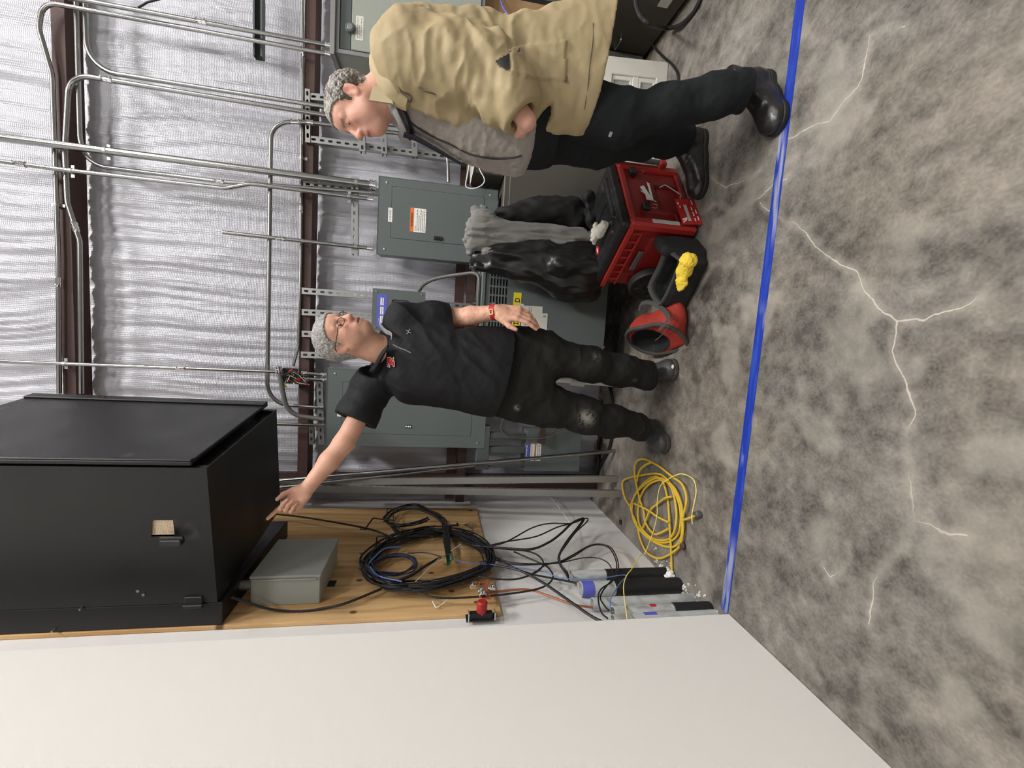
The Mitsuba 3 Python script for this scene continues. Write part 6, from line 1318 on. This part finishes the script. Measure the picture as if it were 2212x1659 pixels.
# fleece pullover
mat('m_fleece', base_color=(.27, .245, .225), roughness=1.0, sheen=.6); mat('m_navy', base_color=(.012, .013, .020), roughness=.7)
vmat('m_coat', .62, specular=.35)
ff_ = Field((.60, 1.55, .84), (1.30, 2.15, 1.52), .0055)
ff_.stack(px_rows([(832, 170, 246, .10), (850, 150, 262, .13), (875, 110, 276, .15), (920, 100, 296, .165), (970, 95, 322, .175), (1020, 92, 346, .18), (1060, 92, 360, .185), (1095, 95, 369, .185), (1122, 100, 374, .18), (1138, 105, 372, .17), (1150, 110, 362, .16)], 1.86, .15), cap=.02, p=2.2)
ff_.cone(n2 + [-.03, 0, .13], n2 + [-.005, 0, .0], .066, .056, k=.01, op='sub')
fm = ff_.mesh(smooth=1); fm = rumple(fm, .012, (6, 6, 9), 41, 3, True); fm = rumple(fm, .004, 60, 42)
fk = part(p2, 'fleece', fm, 'm_fleece', smooth=True)
zp = []
for x, y in ((873, 240), (884, 268), (901, 284), (936, 304), (971, 321), (1008, 339), (1040, 347), (1073, 352), (1105, 350), (1128, 344)): zp.append(nearest_px(fm, x, y - 3, 12)[0] + [-.004, -.004, 0])
part(fk, 'zip_edge', tube(smooth_path(zp, 5), .0032, 6), 'm_ink', label='dark zip edge')
cp = [J(x, y, Y) for x, y, Y in ((836, 196, 1.76), (846, 220, 1.75), (856, 245, 1.76), (866, 268, 1.80), (872, 292, 1.86), (866, 300, 1.94))]
cw = smooth_path(cp, 6); part(fk, 'collar', tube(cw, [.020 + .012 * math.sin(math.pi * i / (len(cw) - 1)) for i in range(len(cw))], 8, False, .32), 'm_heather', label='pale shirt collar')
cp2 = [p + np.array([.012, -.004, -.030]) for p in cp[1:]]; cw = smooth_path(cp2, 6); part(fk, 'collar', tube(cw, .017, 8, False, .35), 'm_navy', label='dark collar edge')
lap = [J(x, y, Y) for x, y, Y in ((872, 290, 1.82), (900, 300, 1.83), (940, 322, 1.85), (975, 342, 1.87), (1008, 360, 1.88))]; cw = smooth_path(lap, 6); part(fk, 'front_edge', tube(cw, [.020 - .012 * i / len(cw) for i in range(len(cw))], 8, False, .4), 'm_navy')
# coat: a shell open at the front
cf = Field((.62, 1.34, .64), (1.58, 2.24, 1.66), .0065)
crow = [(826, 128, 205, .10), (845, 92, 228, .15), (870, 60, 244, .19), (920, 52, 258, .20), (980, 54, 268, .205), (1040, 60, 274, .205), (1090, 66, 278, .21), (1140, 62, 284, .22), (1190, 48, 288, .23), (1240, 32, 288, .24), (1285, 18, 284, .25), (1312, 8, 282, .255)]
def coat_rows(rows, ia=0, dd=0):
    out = []
    for x, a, b, d in rows:
        A, B = aty(x, a + ia, 1.86), aty(x, b - ia, 1.70 if x > 900 else 1.80); out.append((A[2] * .5 + B[2] * .5, (A[0] + B[0]) / 2, 1.86, abs(A[0] - B[0]) / 2, d - dd))
    return out
cf.stack(coat_rows(crow), cap=.02, p=3.0)
inner = Field(cf.lo, cf.lo + (cf.n - 1) * cf.h, .0065); inner.stack(coat_rows(crow, 8, .022), cap=.02, p=3.0)
inner.d = inner.d[:cf.d.shape[0], :cf.d.shape[1], :cf.d.shape[2]]
cf.chain([J(862, 135, 1.80), C_s, C_s * .5 + C_e * .5, C_e, C_e * .45 + C_w * .55, C_w * .93 + C_e * .07], [.085, .118, .112, .100, .088, .074], k=.05)
cf.chain([J(862, 160, 1.95), D_s, D_e, D_w * .9 + D_e * .1], [.085, .10, .088, .068], k=.05)
cf.d = np.maximum(cf.d, -inner.d)
# open front: a wedge between the two front edges, cut away towards -x
e_top, e_bot = J(850, 212, 1.72), J(1280, 285, 1.70)
cf_n = np.array([-.86, .50, 0.0])
a_, b_ = J(862, 214, 1.74), J(1000, 262, 1.685); c_ = J(1280, 284, 1.68)
def open_cut(X, Y, Z):
    zz = np.array([c_[2], b_[2], a_[2]]); xx = np.array([c_[0], b_[0], a_[0]]); xe = np.interp(Z.ravel(), zz, xx).astype(np.float32)[None, None, :]
    xn = np.minimum(Y - 1.735, 0) * 0 + .85 * (Y - 1.735); xf = -.85 * (Y - 1.985)
    return np.minimum(xe + xn - X, np.maximum(xe - X + .25 * 0, xe - X) + np.maximum(xf, -9)) + 0 * Z
sl_near = Field(cf.lo, cf.lo + (cf.n - 1) * cf.h, .0065); sl_near.d = sl_near.d[:cf.d.shape[0], :cf.d.shape[1], :cf.d.shape[2]]
sl_near.chain([C_s, C_s * .5 + C_e * .5, C_e, C_e * .45 + C_w * .55, C_w * .93 + C_e * .07], [.118, .112, .100, .088, .074], k=.03).chain([D_s, D_e, D_w * .9 + D_e * .1], [.10, .088, .068], k=.03)
oc = open_cut(cf.ax[0][:, None, None], cf.ax[1][None, :, None], cf.ax[2][None, None, :]); cf.d = np.maximum(cf.d, np.minimum(oc, sl_near.d + .012).astype(np.float32))
uc = (C_w - C_e) / np.linalg.norm(C_w - C_e); cf.cut(sleeve_cut(C_w * .90 + C_e * .10, uc, .16)); cf.cone(C_w + uc * .05, C_w * .7 + C_e * .3, .055, .050, op='sub')
hz0, hz1 = J(1297, 15, 1.86), J(1270, 284, 1.70); hn = np.cross(hz1 - hz0, [.2, 1, 0]); hn = hn if hn[2] < 0 else -hn; cf.plane((hz0 + hz1) / 2, hn)
cf.cone(n2 + [-.06, -.02, .16], n2 + [-.02, 0, .0], .085, .075, k=.01, op='sub')
cm = keep_large(cf.mesh(smooth=3)); cv = np.asarray(cm.vertices)
arm = np.exp(-np.minimum(np.linalg.norm(cv - C_e, axis=1), np.linalg.norm(cv - (C_e * .5 + C_w * .5), axis=1))**2 / .025)
fdx = meshkit.fbm(np.stack([cv[:, 0] * 4.5 + cv[:, 2] * 6, cv[:, 1] * 4, cv[:, 2] * 8 - cv[:, 0] * 4], 1), 3, 51); fdy = meshkit.fbm(np.stack([cv[:, 0] * 9, cv[:, 1] * 9, cv[:, 2] * 3.2], 1), 3, 52)
low = np.clip((1.15 - cv[:, 2]) / .25, 0, 1)[:]
edge = np.clip(((cv - (hz0 + hz1) / 2) @ -(hn / np.linalg.norm(hn)) - .004) / .04, .12, 1) * np.clip((np.linalg.norm(cv - C_w, axis=1) - .075) / .05, 0, 1)
dsp = (.036 * (.25 - np.abs(fdx - .5) * 1.6) * (1 - .6 * low) * (1 + 1.2 * arm)) + .020 * (fdy - .5) * low
PP = [(1103, 106), (1104, 158), (1150, 170), (1221, 178), (1223, 88), (1150, 96)]
cm.vertices = cv + normals(cm) * (dsp * edge)[:, None]; cm = rumple(cm, .003, 20, 53); cv = np.asarray(cm.vertices)
inp = in_poly(px_of(cv), PP) & (cv[:, 1] < 1.80); cm.vertices = cv + normals(cm) * (inp * .006)[:, None]; cv = np.asarray(cm.vertices)
part(p2, 'coat', cm, 'm_coat', smooth=True, color=limb_col(cv, (.335, .265, .150), 5, 7, .16)); ck = p2 + '__coat'
mat('m_coat_flat', base_color=(.33, .262, .150), roughness=.65); mat('m_coat_dark', base_color=(.09, .075, .05), roughness=.8)
kp = [J(x, y, Y) for x, y, Y in ((806, 150, 1.98), (806, 132, 1.88), (812, 138, 1.78), (826, 165, 1.71), (842, 190, 1.69), (858, 212, 1.70), (880, 226, 1.70))]
cw = smooth_path(kp, 6); part(ck, 'collar', tube(cw, [.028 + .014 * math.sin(math.pi * i / (len(cw) - 1)) for i in range(len(cw))], 10, False, .45), 'm_coat_flat')
cw = smooth_path([p + np.array([0.008, -.020, -.014]) for p in kp[1:]], 6); part(ck, 'collar_lining', tube(cw, .012, 8, False, .6), 'm_coat_dark', label='dark collar lining')
tri_ = np.array([J(x, y, Y) for x, y, Y in ((797, 216, 1.735), (806, 184, 1.715), (850, 224, 1.70), (836, 188, 1.70))]); part(ck, 'collar_point', trimesh.convex.convex_hull(np.vstack([tri_, tri_ + [0, .010, 0]])), 'm_coat_flat', smooth=False)
def seam(parent, name, pxs, mat_, r=.003, off=.002, m=None):
    P_ = [nearest_px(cm if m is None else m, x, y, 7) for x, y in pxs]; P_ = [p + n * off for p, n in P_]; return part(parent, name, tube(smooth_path(P_, 5), r, 6), mat_)
seam(ck, 'pocket_edge', [(1222, 88), (1223, 110), (1225, 140), (1224, 170), (1221, 178)], 'm_coat_dark', .0030); seam(ck, 'pocket_seam', [(1100, 110), (1102, 130), (1104, 155)], 'm_coat_flat', .0035)
seam(ck, 'hem_seam', [(1281, 50), (1282, 90), (1278, 140), (1272, 190), (1262, 240)], 'm_coat_dark', .0016, .001); seam(ck, 'shoulder_seam', [(846, 128), (870, 158), (905, 192), (940, 205)], 'm_coat_dark', .0022)
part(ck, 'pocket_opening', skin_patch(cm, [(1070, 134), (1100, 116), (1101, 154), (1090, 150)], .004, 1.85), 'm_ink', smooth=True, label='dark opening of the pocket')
part(ck, 'snap', mv(trimesh.creation.icosphere(1, .006), nearest_px(cm, 1119, 113, 6)[0] + [0, -.012, 0]), 'm_coat_dark')
# trousers and boots
Q = [J(x, y, Y) for x, y, Y in ((1170, 210, 1.80), (1330, 258, 1.76), (1440, 234, 1.71), (1540, 210, 1.67), (1612, 195, 1.655))]; W_ = [J(x, y, Y) for x, y, Y in ((1170, 290, 1.93), (1290, 304, 1.95), (1390, 302, 2.02), (1440, 300, 2.10), (1494, 298, 2.16))]
tf = Field((.60, 1.46, .09), (1.34, 2.34, 1.06), .0055)
tf.stack(px_rows([(1075, 110, 350, .15), (1120, 106, 362, .165), (1160, 106, 362, .165), (1200, 112, 356, .15)], 1.86, .15), k=.02, p=2.2)
tf.chain(Q, [.125, .098, .075, .070, .068], k=.04).chain(W_, [.125, .098, .076, .072, .070], k=.04)
tf.cut(lambda X, Y, Z: np.where(Y < 1.88, .155, .105) - Z)
tm = tf.mesh(smooth=1); tm = rumple(tm, .018, (4, 4, 4.5), 61, 3, True); tm = rumple(tm, .004, 26, 62); tv = np.asarray(tm.vertices); tc = limb_col(tv, (.0095, .0115, .0130), 9, 5, .5)
part(p2, 'trousers', tm, 'm_trouser', smooth=True, color=tc); tk = p2 + '__trousers'
p_, n_ = nearest_px(tm, 1318, 293, 6); part(tk, 'tab', mv(extrude(rrect(.022, .012, .002), .001), p_ + n_ * .002, np.stack([np.cross([0, 0, 1.0], n_), np.cross(n_, np.cross([0, 0, 1.0], n_)), n_], 1)), 'm_inkgrey', smooth=False, label='small grey tab')
shoe(p2, fl(1652, 166), fl(1688, 284), .118, .175, ('m_shoe_black', 'm_rubber', 'm_ink'), 7); shoe(p2, fl(1520, 284), fl(1516, 428), .116, .155, ('m_shoe_black', 'm_rubber', 'm_ink'), 9)
